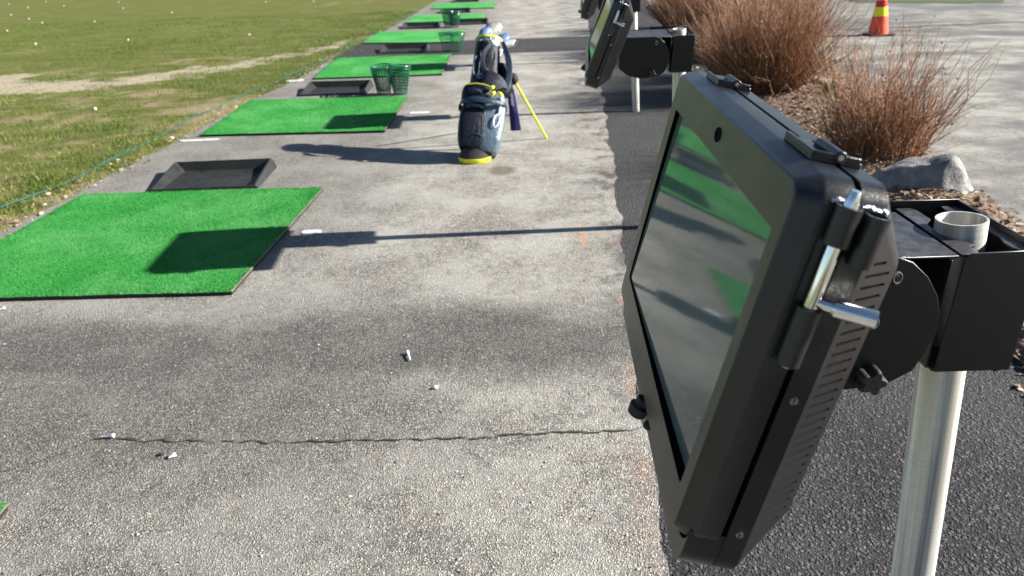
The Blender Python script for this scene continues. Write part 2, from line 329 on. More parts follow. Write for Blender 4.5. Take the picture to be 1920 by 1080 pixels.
# ------------------------------------------------------------------ mesh helpers
class MB:
    def __init__(s): s.v = []; s.f = []; s.mi = []; s.xf = None
    def add(s, vs, fs, mi=0):
        o = len(s.v)
        s.v += [tuple(v) for v in vs]; s.f += [tuple(i+o for i in f) for f in fs]; s.mi += [mi]*len(fs); return o
    def box(s, c, d, M=None, mi=0):
        hx, hy, hz = d[0]/2, d[1]/2, d[2]/2; vs = []
        for z in (-hz, hz):
            for x, y in ((-hx, -hy), (hx, -hy), (hx, hy), (-hx, hy)):
                p = Vector((x, y, z));
                if M is not None: p = M @ p
                vs.append(p + Vector(c))
        s.add(vs, [(3, 2, 1, 0), (4, 5, 6, 7), (0, 1, 5, 4), (1, 2, 6, 5), (2, 3, 7, 6), (3, 0, 4, 7)], mi)
    def rings(s, rings, cap0=True, cap1=True, mi=0, closed=True):
        n = len(rings[0]); vs = [p for r in rings for p in r]; fs = []
        for k in range(len(rings)-1):
            for i in range(n if closed else n-1):
                j = (i+1) % n; fs.append((k*n+i, k*n+j, (k+1)*n+j, (k+1)*n+i))
        if cap0: fs.append(tuple(reversed(range(n))))
        if cap1: fs.append(tuple((len(rings)-1)*n+i for i in range(n)))
        s.add(vs, fs, mi)
    def tube(s, pts, rad, n=8, caps=True, mi=0, flat=1.0):
        pts = [Vector(p) for p in pts]; m = len(pts)
        if not hasattr(rad, '__len__'): rad = [rad]*m
        T0 = (pts[1]-pts[0]).normalized(); a = T0.orthogonal().normalized(); rs = []
        for i, p in enumerate(pts):
            T = (pts[min(i+1, m-1)]-pts[max(i-1, 0)]).normalized()
            a = (a - T*a.dot(T)); a = a.normalized() if a.length > 1e-6 else T.orthogonal().normalized(); b = T.cross(a)
            rs.append([p + rad[i]*(math.cos(2*pi*k/n)*a + flat*math.sin(2*pi*k/n)*b) for k in range(n)])
        s.rings(rs, caps, caps, mi)
    def cyl(s, p, q, r, n=20, mi=0, r1=None):
        s.tube([p, q], [r, r if r1 is None else r1], n, True, mi)
    def lathe(s, prof, c=(0, 0, 0), n=24, mi=0, cap0=True, cap1=True):
        s.rings([[Vector(c)+Vector((r*math.cos(2*pi*k/n), r*math.sin(2*pi*k/n), z)) for k in range(n)] for r, z in prof], cap0, cap1, mi)
    def prism(s, poly, z0, z1, mi=0):
        s.rings([[Vector((x, y, z0)) for x, y in poly], [Vector((x, y, z1)) for x, y in poly]], True, True, mi)
    def torus(s, c, ax, R_, r, n=28, m=6, mi=0):
        ax = Vector(ax).normalized(); a = ax.orthogonal().normalized(); b = ax.cross(a); rs = []
        for i in range(n):
            t = 2*pi*i/n; d = math.cos(t)*a+math.sin(t)*b
            rs.append([Vector(c)+d*(R_+r*math.cos(2*pi*k/m))+ax*r*math.sin(2*pi*k/m) for k in range(m)])
        rs.append(rs[0]); s.rings(rs, False, False, mi)
    def ball(s, c, r, nu=14, nv=8, sc=(1, 1, 1), mi=0, M=None):
        rs = []
        for j in range(nv+1):
            th = pi*(j+.02)/(nv+.04) if 0 < j < nv else (0.02 if j == 0 else pi-.02)
            ring = []
            for k in range(nu):
                p = Vector((r*sc[0]*math.sin(th)*math.cos(2*pi*k/nu), r*sc[1]*math.sin(th)*math.sin(2*pi*k/nu), -r*sc[2]*math.cos(th)))
                if M is not None: p = M @ p
                ring.append(p+Vector(c))
            rs.append(ring)
        s.rings(rs, True, True, mi)
    def build(s, name, mats, parent=None, smooth=True, angle=38, bevel=0, fix=True, seg=2):
        vs = s.v if s.xf is None else [s.xf @ Vector(v) for v in s.v]
        me = bpy.data.meshes.new(name); me.from_pydata([tuple(v) for v in vs], [], s.f)
        mats = mats if isinstance(mats, (list, tuple)) else [mats]
        for m in mats: me.materials.append(m)
        if len(mats) > 1: me.polygons.foreach_set('material_index', s.mi)
        if fix:
            bm = bmesh.new(); bm.from_mesh(me); bmesh.ops.recalc_face_normals(bm, faces=bm.faces); bm.to_mesh(me); bm.free()
        if smooth: me.shade_smooth(); me.set_sharp_from_angle(angle=R(angle))
        me.update()
        o = bpy.data.objects.new(name, me); COL.objects.link(o)
        if parent is not None: o.parent = parent
        if bevel:
            b = o.modifiers.new('bevel', 'BEVEL'); b.width = bevel; b.segments = seg; b.limit_method = 'ANGLE'; b.angle_limit = R(25); b.harden_normals = False
        return o
def thing(name, label, cat, loc=(0, 0, 0), rot=None, group=None):
    o = bpy.data.objects.new(name, None); COL.objects.link(o); o.location = loc; o.empty_display_size = .1
    if rot is not None: o.rotation_mode = 'QUATERNION'; o.rotation_quaternion = rot
    return tag(o, label, cat, group)
def tag(o, label, cat, group=None):
    o['label'] = label; o['category'] = cat
    if group: o['group'] = group
    return o
def kind(o, k): o['kind'] = k; return o
def dup(root, label=None):
    r = root.copy(); COL.objects.link(r)
    if label: r['label'] = label
    for ch in list(root.children):
        c = ch.copy(); COL.objects.link(c); c.parent = r
        for g in list(ch.children):
            d = g.copy(); COL.objects.link(d); d.parent = c
    return r
def np_mesh(name, V, Fc, mat, attrs=None, loops=4, smooth=False):
    """V (n,3); Fc (m,loops)"""
    me = bpy.data.meshes.new(name); V = np.asarray(V, np.float32); Fc = np.asarray(Fc, np.int32)
    me.vertices.add(len(V)); me.vertices.foreach_set('co', V.ravel())
    me.loops.add(Fc.size); me.loops.foreach_set('vertex_index', Fc.ravel())
    me.polygons.add(len(Fc)); me.polygons.foreach_set('loop_start', np.arange(0, Fc.size, loops, dtype=np.int32))
    me.update(calc_edges=True); me.validate()
    for k, a in (attrs or {}).items():
        at = me.attributes.new(k, 'FLOAT', 'POINT'); at.data.foreach_set('value', np.asarray(a, np.float32))
    me.materials.append(mat)
    if smooth: me.shade_smooth()
    o = bpy.data.objects.new(name, me); COL.objects.link(o); return o
_lat = nrg.random((256, 256))
def vnoise(x, y, sc, octv=4, seed=0):
    out = np.zeros_like(x, float); amp, tot = 1, 0
    for o in range(octv):
        X = x*sc+seed*17.3+o*31.7; Y = y*sc+seed*7.1+o*11.9
        xi = np.floor(X).astype(int); yi = np.floor(Y).astype(int); fx = X-xi; fy = Y-yi
        fx = fx*fx*(3-2*fx); fy = fy*fy*(3-2*fy)
        g = lambda a, b: _lat[a % 256, b % 256]
        out += amp*((g(xi, yi)*(1-fx)+g(xi+1, yi)*fx)*(1-fy)+(g(xi, yi+1)*(1-fx)+g(xi+1, yi+1)*fx)*fy)
        tot += amp; amp *= .55; sc *= 2.03
    return out/tot

# ------------------------------------------------------------------ ground and setting
LEFT = [(-3.45, -8), (-3.12, 0), (-2.86, 2.9), (-2.79, 3.82), (-2.74, 4.53), (-2.62, 6.1), (-2.52, 7.6), (-2.40, 8.75), (-2.30, 10.9), (-2.15, 12.8), (-2.0, 16.1), (-1.86, 19.25), (-1.35, 30), (-.6, 46)]
RIGHT = [(-.55, -8), (.225, 0), (.356, 1.3), (.39, 1.88), (.549, 3.4), (.575, 3.63), (.85, 6.34), (.93, 7.27), (1.63, 15.2), (1.94, 18.8), (2.95, 30), (4.4, 46)]
BEDL = [(1.15, -8), (1.45, 0), (1.62, 1.2), (1.74, 2.3), (1.86, 3.4), (1.95, 5), (2.05, 6.6), (2.22, 8), (2.45, 10), (2.75, 13), (3.1, 17)]
BEDR = [(1.7, -8), (2.1, 0), (2.28, 1.2), (2.42, 2.3), (2.56, 3.4), (2.80, 5.03), (3.34, 6.3), (3.66, 7.5), (3.74, 8.17), (3.80, 9), (3.72, 12), (3.55, 17)]
def at(poly, y):
    ys = [p[1] for p in poly]; xs = [p[0] for p in poly]; return np.interp(y, ys, xs)

def sheet(name, lo, hi, ys, z, mat, nx=2, jl=0, jr=0):
    ys = np.asarray(ys, float); xl = at(lo, ys) if isinstance(lo, list) else np.full_like(ys, lo); xr = at(hi, ys) if isinstance(hi, list) else np.full_like(ys, hi)
    if jl: xl = xl+(vnoise(ys, ys*0+3, 3.0, 5)-.5)*jl
    if jr: xr = xr+(vnoise(ys, ys*0+9, 4.0, 5)-.5)*jr
    t = np.linspace(0, 1, nx); X = xl[:, None]*(1-t)+xr[:, None]*t; Y = np.repeat(ys[:, None], nx, 1)
    V = np.stack([X, Y, np.full_like(X, z)], -1).reshape(-1, 3); n = len(ys)
    i = (np.arange(n-1)[:, None]*nx+np.arange(nx-1)).ravel(); Fc = np.stack([i, i+1, i+nx+1, i+nx], 1)
    return kind(np_mesh(name, V, Fc, mat), 'structure')
ysf = np.concatenate([np.linspace(-8, 0, 20), np.linspace(.05, 14, 560), np.linspace(14.1, 46, 80)])
g = MB(); g.add([(-400, -400, -.06), (400, -400, -.06), (400, 400, -.06), (-400, 400, -.06)], [(0, 1, 2, 3)])
M_field = NT('far_field'); p_ = M_field.pos()
M_field = M_field.out(M_field.mix(M_field.noise(p_, .2, 5), (.09, .12, .035), (.16, .17, .07)), .9)
kind(g.build('ground', M_field, smooth=False), 'structure')
sheet('parking_lot', 1.0, 70.0, np.linspace(-12, 46, 60), -.012, M_lot, 20)
sheet('asphalt_strip', [(x-.4, y) for x, y in RIGHT], [(x+.12, y) for x, y in BEDL]+[(3.6, 20), (5.2, 46)], ysf, -.004, M_strip, 4, 0, .05)
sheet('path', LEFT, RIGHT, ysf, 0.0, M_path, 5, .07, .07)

# lawn: graded mesh with green / sand masks
ly = np.concatenate([np.linspace(-8, 2.2, 18), np.linspace(2.3, 12, 150), np.geomspace(12.1, 120, 90)])
tt = np.concatenate([np.linspace(0, .06, 90)**1.0, np.geomspace(.061, 1, 90)])
xr = at(LEFT, ly)+.04+(vnoise(ly, ly*0+3, 3.0, 5)-.5)*.07
X = xr[:, None]-tt[None, :]*90; Y = np.repeat(ly[:, None], len(tt), 1)
d_edge = xr[:, None]-X
def lawn_masks(X, Y, d):
    n1 = vnoise(X, Y, .55, 4, 1); n2 = vnoise(X, Y, 2.2, 4, 2)
    green = .62+.95*(n1-.5)+.55*(n2-.5)
    green = np.where(Y < 9.0, green+.02, green+.10)
    green = np.where(Y > 11, green+.12, green)
    green -= .30*np.exp(-(d/.16)**2)
    # the worn sandy track that runs away from the path
    n3 = vnoise(X, Y, 5.5, 3, 7)
    tx = [-30, -14, -8, -6.2, -4.8, -3.74, -2.9, -2.2]; ty = [7.2, 8.0, 8.9, 9.12, 9.05, 9.75, 11.2, 13.2]
    yc = np.interp(X, tx, ty); w = np.interp(X, tx, [.9, .7, .55, .40, .40, .50, .55, .4])
    sand = np.exp(-((Y-yc+(n2-.5)*1.5)/(w*1.7))**2)*(.44+.85*(n1-.3)+.85*(n3-.35))
    green = green+.75*(n3-.5)
    b2 = np.exp(-(((X+3.6)/.9)**2+((Y-8.1+.35*(X+3.6))/.35)**2))*.55*(n2+.35)
    b3 = np.exp(-(((X+5.6)/.7)**2+((Y-6.5)/.25)**2))*.75*(n2+.3)
    b4 = np.exp(-(((X+3.6)/.9)**2+((Y-13.6)/.35)**2))*.55*(n2+.3)
    sand = sand*np.interp(X, [-4.8, -3.3], [1, .62])
    return green-.35*(b2+b4), np.maximum(sand, np.maximum(b3, b2*.8))
gr, sa = lawn_masks(X, Y, d_edge)
Z = -.004+.03*(vnoise(X, Y, 1.6, 3, 5)-.45)*np.clip(d_edge/.3, 0, 1)
V = np.stack([X, Y, Z], -1).reshape(-1, 3); nx = len(tt); i = (np.arange(len(ly)-1)[:, None]*nx+np.arange(nx-1)).ravel()
kind(np_mesh('lawn', V, np.stack([i+1, i, i+nx, i+nx+1], 1), M_lawn, {'green': gr.ravel(), 'sand': sa.ravel()}, smooth=True), 'structure')
# far lawn strip beyond the parking lot
M_verge = NT('dark_verge'); p_ = M_verge.pos(); M_verge = M_verge.out(M_verge.mix(M_verge.noise(p_, 3, 5, .7), (.012, .028, .006), (.075, .11, .02)), .9)
g = MB(); g.add([(7.5, 16.5, -.004), (8.2, 16.1, -.004), (9.2, 15.62, -.004), (9.9, 15.45, -.004), (10.6, 16.6, -.004), (9.5, 22, -.004), (7.6, 22, -.004)], [(0, 1, 2, 3, 4, 5, 6)])
kind(g.build('verge', M_verge, smooth=False), 'structure')

def blades(name, n, xs, ys, hmin, hmax, wid, tone, lean=.7):
    a = nrg.random(n)*2*pi; h = hmin+(hmax-hmin)*nrg.random(n)**1.5
    l = lean*h*(.3+nrg.random(n)); b = nrg.random(n)*2*pi
    w = wid*(.6+.8*nrg.random(n))
    base = np.stack([xs, ys, np.full(n, -.008)], 1)
    sx = np.stack([np.cos(a)*w, np.sin(a)*w, np.zeros(n)], 1)
    tip = base+np.stack([np.cos(b)*l, np.sin(b)*l, h], 1)
    V = np.stack([base-sx, base+sx, tip], 1).reshape(-1, 3)
    Fc = np.arange(3*n).reshape(-1, 3)
    return kind(np_mesh(name, V, Fc, M_blade, {'tone': np.repeat(tone, 3)}, 3), 'stuff')
N = 440000
ys = .6+(nrg.random(N)**1.35)*17.5
dd = nrg.random(N)**1.3*np.clip(1.2+(ys-2.6)*.95, 1.0, 9)
xs = at(LEFT, ys)+.03-dd
gm, sm = lawn_masks(xs, ys, dd)
cl = vnoise(xs, ys, 9, 3, 8)
keep = nrg.random(N) < np.clip((gm-.25)*1.6, .18, 1)*np.clip(1-sm*1.25, .04, 1)*np.clip(.25+1.6*(cl-.25), .1, 1)
xs, ys, gm, cl, dd = xs[keep], ys[keep], gm[keep], cl[keep], dd[keep]
tone = np.clip(.34+.55*(.55-gm)+.30*(nrg.random(len(xs))-.5)+.35*(vnoise(xs, ys, 3.2, 3, 6)-.5)+(nrg.random(len(xs)) < .10)*.35, 0, 1)
tone = np.where(ys > 9.5, np.clip(tone*.8+.10, 0, .75), tone)
blades('grass', len(xs), xs, ys, .012, .042, .0028, tone)

# planting bed, gently mounded
by = np.concatenate([np.linspace(-8, 1, 10), np.linspace(1.1, 12, 130), np.linspace(12.2, 17, 20)])
t = np.linspace(0, 1, 34); bl, br = at(BEDL, by)+(vnoise(by, by*0+1, 2.5, 4)-.5)*.12, at(BEDR, by)+(vnoise(by, by*0+5, 2.5, 4)-.5)*.12
def bed_z(u, X, Y): return .004+.085*np.sin(np.clip(u, 0, 1)*pi)**.7+.03*(vnoise(X, Y, 5, 4, 4)-.5)*np.sin(np.clip(u, 0, 1)*pi)
X = bl[:, None]*(1-t)+br[:, None]*t; Y = np.repeat(by[:, None], len(t), 1); Z = bed_z(t[None, :]+0*X, X, Y)-.012
V = np.stack([X, Y, Z], -1).reshape(-1, 3); nx = len(t); i = (np.arange(len(by)-1)[:, None]*nx+np.arange(nx-1)).ravel()
kind(np_mesh('planting_bed', V, np.stack([i, i+1, i+nx+1, i+nx], 1), M_bed, smooth=True), 'structure')
def bedpt(x, y):
    l, r = at(BEDL, y), at(BEDR, y); return float(bed_z((x-l)/(r-l), np.array(x), np.array(y)))-.012
# dead leaves, chips and small stones on the bed
n = 15000
yy = 1.2+nrg.random(n)**1.2*11; u = np.clip(nrg.normal(.45, .30, n), -.12, 1.06)
l, r = at(BEDL, yy), at(BEDR, yy); xx = l+(r-l)*u; zz = bed_z(u, xx, yy)-.008+.006*nrg.random(n)
sz = .006+.020*nrg.random(n)**2.2; a = nrg.random(n)*2*pi; asp = .25+.7*nrg.random(n)
dx = np.stack([np.cos(a)*sz, np.sin(a)*sz, .5*sz*(nrg.random(n)-.5)], 1); dy = np.stack([-np.sin(a)*sz*asp, np.cos(a)*sz*asp, sz*asp*(nrg.random(n)-.2)], 1)
b0 = np.stack([xx, yy, zz+.004], 1)
V = np.stack([b0-dx, b0-dy, b0+dx, b0+dy], 1).reshape(-1, 3)
kind(np_mesh('leaf_litter', V, np.arange(4*n).reshape(-1, 4), M_litter, {'tone': np.repeat(np.clip(nrg.normal(.5, .25, n), 0, 1), 4)}), 'stuff')

n = 1500
yy = 1.2+nrg.random(n)**1.7*7; u = nrg.random(n); l, r = at(LEFT, yy), at(RIGHT, yy); xx = l+(r-l)*u
sz = .0012+.0030*nrg.random(n)**2.5; a = nrg.random(n)*2*pi
dx = np.stack([np.cos(a)*sz*1.4, np.sin(a)*sz*1.4, 0*sz], 1); dy = np.stack([-np.sin(a)*sz, np.cos(a)*sz, 0*sz], 1); b0 = np.stack([xx, yy, np.full(n, .001)], 1); tp = np.stack([0*sz, 0*sz, sz*1.1], 1)
V = np.stack([b0-dx, b0-dy, b0+dx, b0+dy, b0+tp], 1).reshape(-1, 3); k5 = (np.arange(n)*5)[:, None]
Fc = np.concatenate([k5+np.array(q_) for q_ in ([0, 1, 4], [1, 2, 4], [2, 3, 4], [3, 0, 4])])
kind(np_mesh('grit', V, Fc, M_grit, {'tone': np.repeat(nrg.random(n), 5)}, 3), 'stuff')
# dry leaf scraps blown along the edge of the lawn
n = 900
yy = 2.8+nrg.random(n)**1.4*12; xx = at(LEFT, yy)+nrg.normal(-.02, .09, n); sz = .005+.016*nrg.random(n)**2.5; a = nrg.random(n)*2*pi; asp = .3+.6*nrg.random(n)
dx = np.stack([np.cos(a)*sz, np.sin(a)*sz, .6*sz*(nrg.random(n)-.5)], 1); dy = np.stack([-np.sin(a)*sz*asp, np.cos(a)*sz*asp, sz*asp*(nrg.random(n)-.2)], 1); b0 = np.stack([xx, yy, np.full(n, .012)], 1)
V = np.stack([b0-dx, b0-dy, b0+dx, b0+dy], 1).reshape(-1, 3)
kind(np_mesh('leaf_scraps', V, np.arange(4*n).reshape(-1, 4), M_litter, {'tone': np.repeat(np.clip(nrg.normal(.75, .2, n), 0, 1), 4)}), 'stuff')

# cracks in the path: thin dark seams of soil a few millimetres proud of nothing, laid as sheets
def crack(pts, w, name='crack'):
    pts = np.array(pts, float); n = 140; tq = np.linspace(0, 1, n)
    L = np.concatenate([[0], np.cumsum(np.linalg.norm(np.diff(pts, axis=0), axis=1))]); L /= L[-1]
    x = np.interp(tq, L, pts[:, 0]); y = np.interp(tq, L, pts[:, 1])+(vnoise(tq*40, tq*0+w*999, 1, 4)-.5)*.030+(nrg.random(n)-.5)*.004
    ww = w*np.clip(.1+1.6*vnoise(tq*60, tq*0+5, 1, 3)-.25, .12, 1.4)
    V = np.concatenate([np.stack([x, y-ww, np.full(n, .0035)], 1), np.stack([x, y+ww, np.full(n, .0035)], 1)])
    i = np.arange(n-1); o = np_mesh(name, V, np.stack([i, i+1, i+n+1, i+n], 1), M_crack); return kind(o, 'structure')
M_crack = simple('crack_soil', (.035, .030, .020), .95, vary=.6, vsc=20)
crack([(-1.30, 1.885), (-.92, 1.845), (-.6, 1.830), (-.27, 1.822), (.05, 1.83), (.385, 1.842)], .0042)
crack([(-1.72, 1.70), (-1.5, 1.735), (-1.38, 1.80), (-1.30, 1.885)], .0022)
crack([(-1.05, 1.62), (-1.0, 1.66), (-1.02, 1.72)], .0015)
# worn white paint left by the mats
def mark(x, y, w, h, rot=0):
    pl = []
    for k in range(18):
        a = 2*pi*k/18; rr = 1+.25*(rnd.random()-.5); ex = 4.0
        cx = math.copysign(abs(math.cos(a))**(2/ex), math.cos(a))*w*rr; cy = math.copysign(abs(math.sin(a))**(2/ex), math.sin(a))*h*rr
        pl.append((x+cx*math.cos(rot)-cy*math.sin(rot), y+cx*math.sin(rot)+cy*math.cos(rot)))
    m = MB(); m.add([(q[0], q[1], .004) for q in pl], [tuple(range(18))])
    kind(m.build('paint_marking', M_paint, smooth=False), 'structure')
for a in ((-1.045, 3.655, .055, .03), (-2.44, 5.84, .16, .035), (-.77, 6.62, .09, .045), (-2.38, 8.62, .10, .07), (-.56, 9.35, .09, .07), (-2.47, 3.05, .05, .03)): mark(*a)

# ------------------------------------------------------------------ tee mats
MATS = [[(-2.86, 0.09), (-1.36, 0.05), (-1.375, 1.577), (-2.875, 1.60)],
        [(-2.353, 2.899), (-1.21, 2.897), (-1.136, 4.398), (-2.638, 4.42)],
        [(-2.479, 5.956), (-.973, 5.89), (-.949, 7.338), (-2.518, 7.417)],
        [(-2.186, 8.653), (-.715, 8.654), (-.704, 10.301), (-2.252, 10.308)],
        [(-2.184, 11.925), (-.681, 11.652), (-.61, 13.285), (-2.146, 13.5)],
        [(-1.901, 15.028), (-.371, 14.928), (-.346, 16.449), (-1.854, 16.632)],
        [(-1.663, 18.236), (-.19, 17.935), (-.164, 19.7), (-1.659, 19.9)]]
MATS[1][0] = (-2.70, 2.92)
LM = ['green turf tee mat whose corner pokes in at the bottom left', 'nearest full green turf mat with a large slanted screen shadow on it',
      'green turf mat just left of the standing golf bag', 'green turf mat right behind the nearest pair of green wire baskets',
      'green turf mat beside the dark asphalt band crossing the path', 'green turf mat second from the far end of the row', 'farthest green turf mat cut off by the top of the picture']
def mat(q, label, npile=0):
    cx = sum(p[0] for p in q)/4; cy = sum(p[1] for p in q)/4
    root = thing('tee_mat', label, 'golf mat', (cx, cy, 0), group='green tee mats along the path')
    q = [Vector((x-cx, y-cy)) for x, y in q]; n = 26; top = []; V = []
    for j in range(n+1):
        for i in range(n+1):
            u, v = i/n, j/n; p = (q[0]*(1-u)+q[1]*u)*(1-v)+(q[3]*(1-u)+q[2]*u)*v
            z = .022+.006*(vnoise(np.array(p.x+cx), np.array(p.y+cy), 2.2, 2, 3)-.5)
            if i in (0, n) or j in (0, n):
                cz = Vector((0, 0)); p = p+(cz-p)*(.002/max(p.length, .01))
                z -= .003; p = p+Vector((rnd.uniform(-.002, .002), rnd.uniform(-.002, .002)))
            V.append((p.x, p.y, float(z)))
    F = [(j*(n+1)+i, j*(n+1)+i+1, (j+1)*(n+1)+i+1, (j+1)*(n+1)+i) for j in range(n) for i in range(n)]
    m = MB(); m.add(V, F); m.build('turf', M_turf, root, fix=False)
    if npile:
        Q = np.array([tuple(p) for p in q]); u, v = nrg.random(npile)[:, None], nrg.random(npile)[:, None]
        Pq = (Q[0]*(1-u)+Q[1]*u)*(1-v)+(Q[3]*(1-u)+Q[2]*u)*v; Pq *= .9985
        z0 = .0205+.006*(vnoise(Pq[:, 0]+cx, Pq[:, 1]+cy, 2.2, 2, 3)-.5); aa = nrg.random(npile)*2*pi; hh_ = .005+.005*nrg.random(npile)
        bb = np.stack([Pq[:, 0], Pq[:, 1], z0], 1); sx = np.stack([np.cos(aa), np.sin(aa), 0*aa], 1)*.0013
        tp = bb+np.stack([nrg.normal(-.001, .003, npile), nrg.normal(0, .003, npile), hh_], 1)
        o = np_mesh('pile', np.stack([bb-sx, bb+sx, tp], 1).reshape(-1, 3), np.arange(3*npile).reshape(-1, 3), M_turf, None, 3); o.parent = root; o['kind'] = 'stuff'
    m = MB()
    m.rings([[Vector((p.x*s_, p.y*s_, z)) for p in q] for s_, z in ((.992, .0015), (.994, .0185))])
    m.build('foam_base', M_matfoam, root, smooth=False)
    m = MB(); q0, q1 = Vector((*q[1], 0))*.9985, Vector((*q[2], 0))*.9985; ex_ = Vector((-.012, 0, 0)); m.rings([[q0+Vector((0, 0, z)), q1+Vector((0, 0, z)), q1+ex_+Vector((0, 0, z)), q0+ex_+Vector((0, 0, z))] for z in (.0185, .0215)]); m.build('lit_edge', M_litedge, root, smooth=False)  # tan strip on the sunward side only, sunlight on the edge put into colour
for q, lb, npl in zip(MATS, LM, (60000, 130000, 70000, 30000, 0, 0, 0)): mat(q, lb, npl)
# ------------------------------------------------------------------ ball trays
def tray_geo(w, d, name='ball_tray'):
    root = thing(name, '', 'ball tray')
    def rect(hw, f, b, zf, zb): return [Vector((-hw, f, zf)), Vector((hw, f, zf)), Vector((hw, b, zb)), Vector((-hw, b, zb))]
    m = MB(); hw, hd = w/2, d/2
    m.rings([rect(hw, -hd, hd, .002, .002), rect(hw-.012, -hd+.002, hd-.012, .016, .050), rect(hw-.026, -hd+.004, hd-.026, .020, .074), rect(hw-.033, -hd+.008, hd-.033, .020, .074)], True, False)
    m.rings([rect(hw-.033, -hd+.008, hd-.033, .020, .074), rect(hw-.090, -hd+.03, hd-.050, .010, .010)], False, True)
    m.build('tray_shell', M_tray, root, fix=False, bevel=.006, angle=30)
    return root
tray0 = tray_geo(.70, .48)
TR = [(-1.925, 4.71, .03, 'black rubber ball tray behind the nearest full green mat'), (-1.76, 7.86, -.02, 'black rubber ball tray beside the nearest pair of green wire baskets'),
      (-1.42, 10.95, 0, 'black rubber ball tray lying on the dark asphalt band'), (-1.50, 14.2, 0, 'left one of two black ball trays flanking the third pair of baskets'),
      (-.62, 14.6, 0, 'right one of two black ball trays flanking the third pair of baskets'), (-1.05, 17.25, 0, 'black ball tray in front of the farthest green mat'), (-.95, 20.5, 0, 'farthest black ball tray at the top edge of the picture')]
for k, (x, y, a, lb) in enumerate(TR):
    o = tray0 if k == 0 else dup(tray0)
    o.location = (x, y, 0); o.rotation_euler = (0, 0, a); o['label'] = lb; o['group'] = 'black ball trays along the path'


# ------------------------------------------------------------------ wire baskets
def basket_geo():
    root = thing('ball_basket', '', 'ball basket')
    m = MB(); H_, r0, r1 = .245, .064, .104; nv = 22
    for k in range(nv):
        a = 2*pi*k/nv; m.tube([(r0*math.cos(a), r0*math.sin(a), .004), (r1*math.cos(a), r1*math.sin(a), H_)], .0026, 4, False)
    for j in range(8):
        f = (j+.3)/8; m.torus((0, 0, .006+f*(H_-.02)), (0, 0, 1), r0+(r1-r0)*f+.0024, .0024, 28, 5)
    for k in range(6):
        a = pi*k/6; m.tube([(r0*math.cos(a), r0*math.sin(a), .005), (-r0*math.cos(a), -r0*math.sin(a), .005)], .0026, 4, False)
    m.build('wire_cage', M_basket, root)
    m = MB(); m.torus((0, 0, H_), (0, 0, 1), r1+.002, .0062, 30, 7); m.torus((0, 0, H_-.022), (0, 0, 1), r1+.001, .0045, 30, 6)
    m.build('rim', M_basket, root)
    return root
bk0 = basket_geo(); first = True
PAIRS = [(-1.225, 7.60, -1.055, 7.56, 'nearest pair of baskets'), (-.79, 10.78, -.655, 10.70, 'middle pair of baskets'), (-1.0, 14.1, -.87, 14.0, 'farthest pair of baskets')]
for k, (xa, ya, xb, yb, nm) in enumerate(PAIRS):
    for (x, y, side) in ((xa, ya, 'left'), (xb, yb, 'right')):
        for q in range(2 if k != 1 else 1):
            o = bk0 if first else dup(bk0); first = False
            o.location = (x+.004*q, y, q*.034); o.rotation_euler = (R(3 if side == 'left' else -2), R(-4 if side == 'left' else 3), rnd.random()*6)
            o['label'] = f"{'single' if k == 1 else 'lower' if q == 0 else 'upper'} green wire ball basket {'at' if k == 1 else 'in'} the {side} {'side' if k == 1 else 'stack'} of the {nm}"; o['group'] = 'green wire ball baskets'

# ------------------------------------------------------------------ screen stations
B1 = Vector((.650, .840, 0)); T1 = Vector((.577, .882, 1.014))
zax = (T1-B1).normalized(); Q1 = Vector((0, 0, 1)).rotation_difference(zax)
INV = (Matrix.Translation(B1) @ Q1.to_matrix().to_4x4()).inverted()
HC = Vector((.1865, .7631, 1.0253))
HM = Matrix(((-0.059521, 0.214381, -0.974935), (-0.998170, -0.002337, 0.060426), (0.010676, 0.976747, 0.214128)))
HEAD = INV @ (Matrix.Translation(HC) @ HM.to_4x4())          # head (u near, v up, w out) -> station frame
a_, b_, e_, g_, d1, d2, d3, k_, k2 = .2690, .1733, .0086, .0178, .0425, .0638, .1060, .0330, .0536
su0, su1, sv0, sv1 = -.2240, .2398, -.1262, .1225
def rrect(hw, hh, r, w, n=6, lo=None, cu=0, cv=0):
    pts = []; hl = hh if lo is None else lo
    for cx, cy, a0 in ((hw-r, hh-r, 0), (-hw+r, hh-r, 90), (-hw+r, -hl+r, 180), (hw-r, -hl+r, 270)):
        for i in range(n+1):
            a = R(a0+90*i/n); pts.append(Vector((cx+r*math.cos(a)+cu, cy+r*math.sin(a)+cv, w)))
    return pts
def mbh(): m = MB(); m.xf = HEAD; return m
def mbw(): m = MB(); m.xf = INV; return m

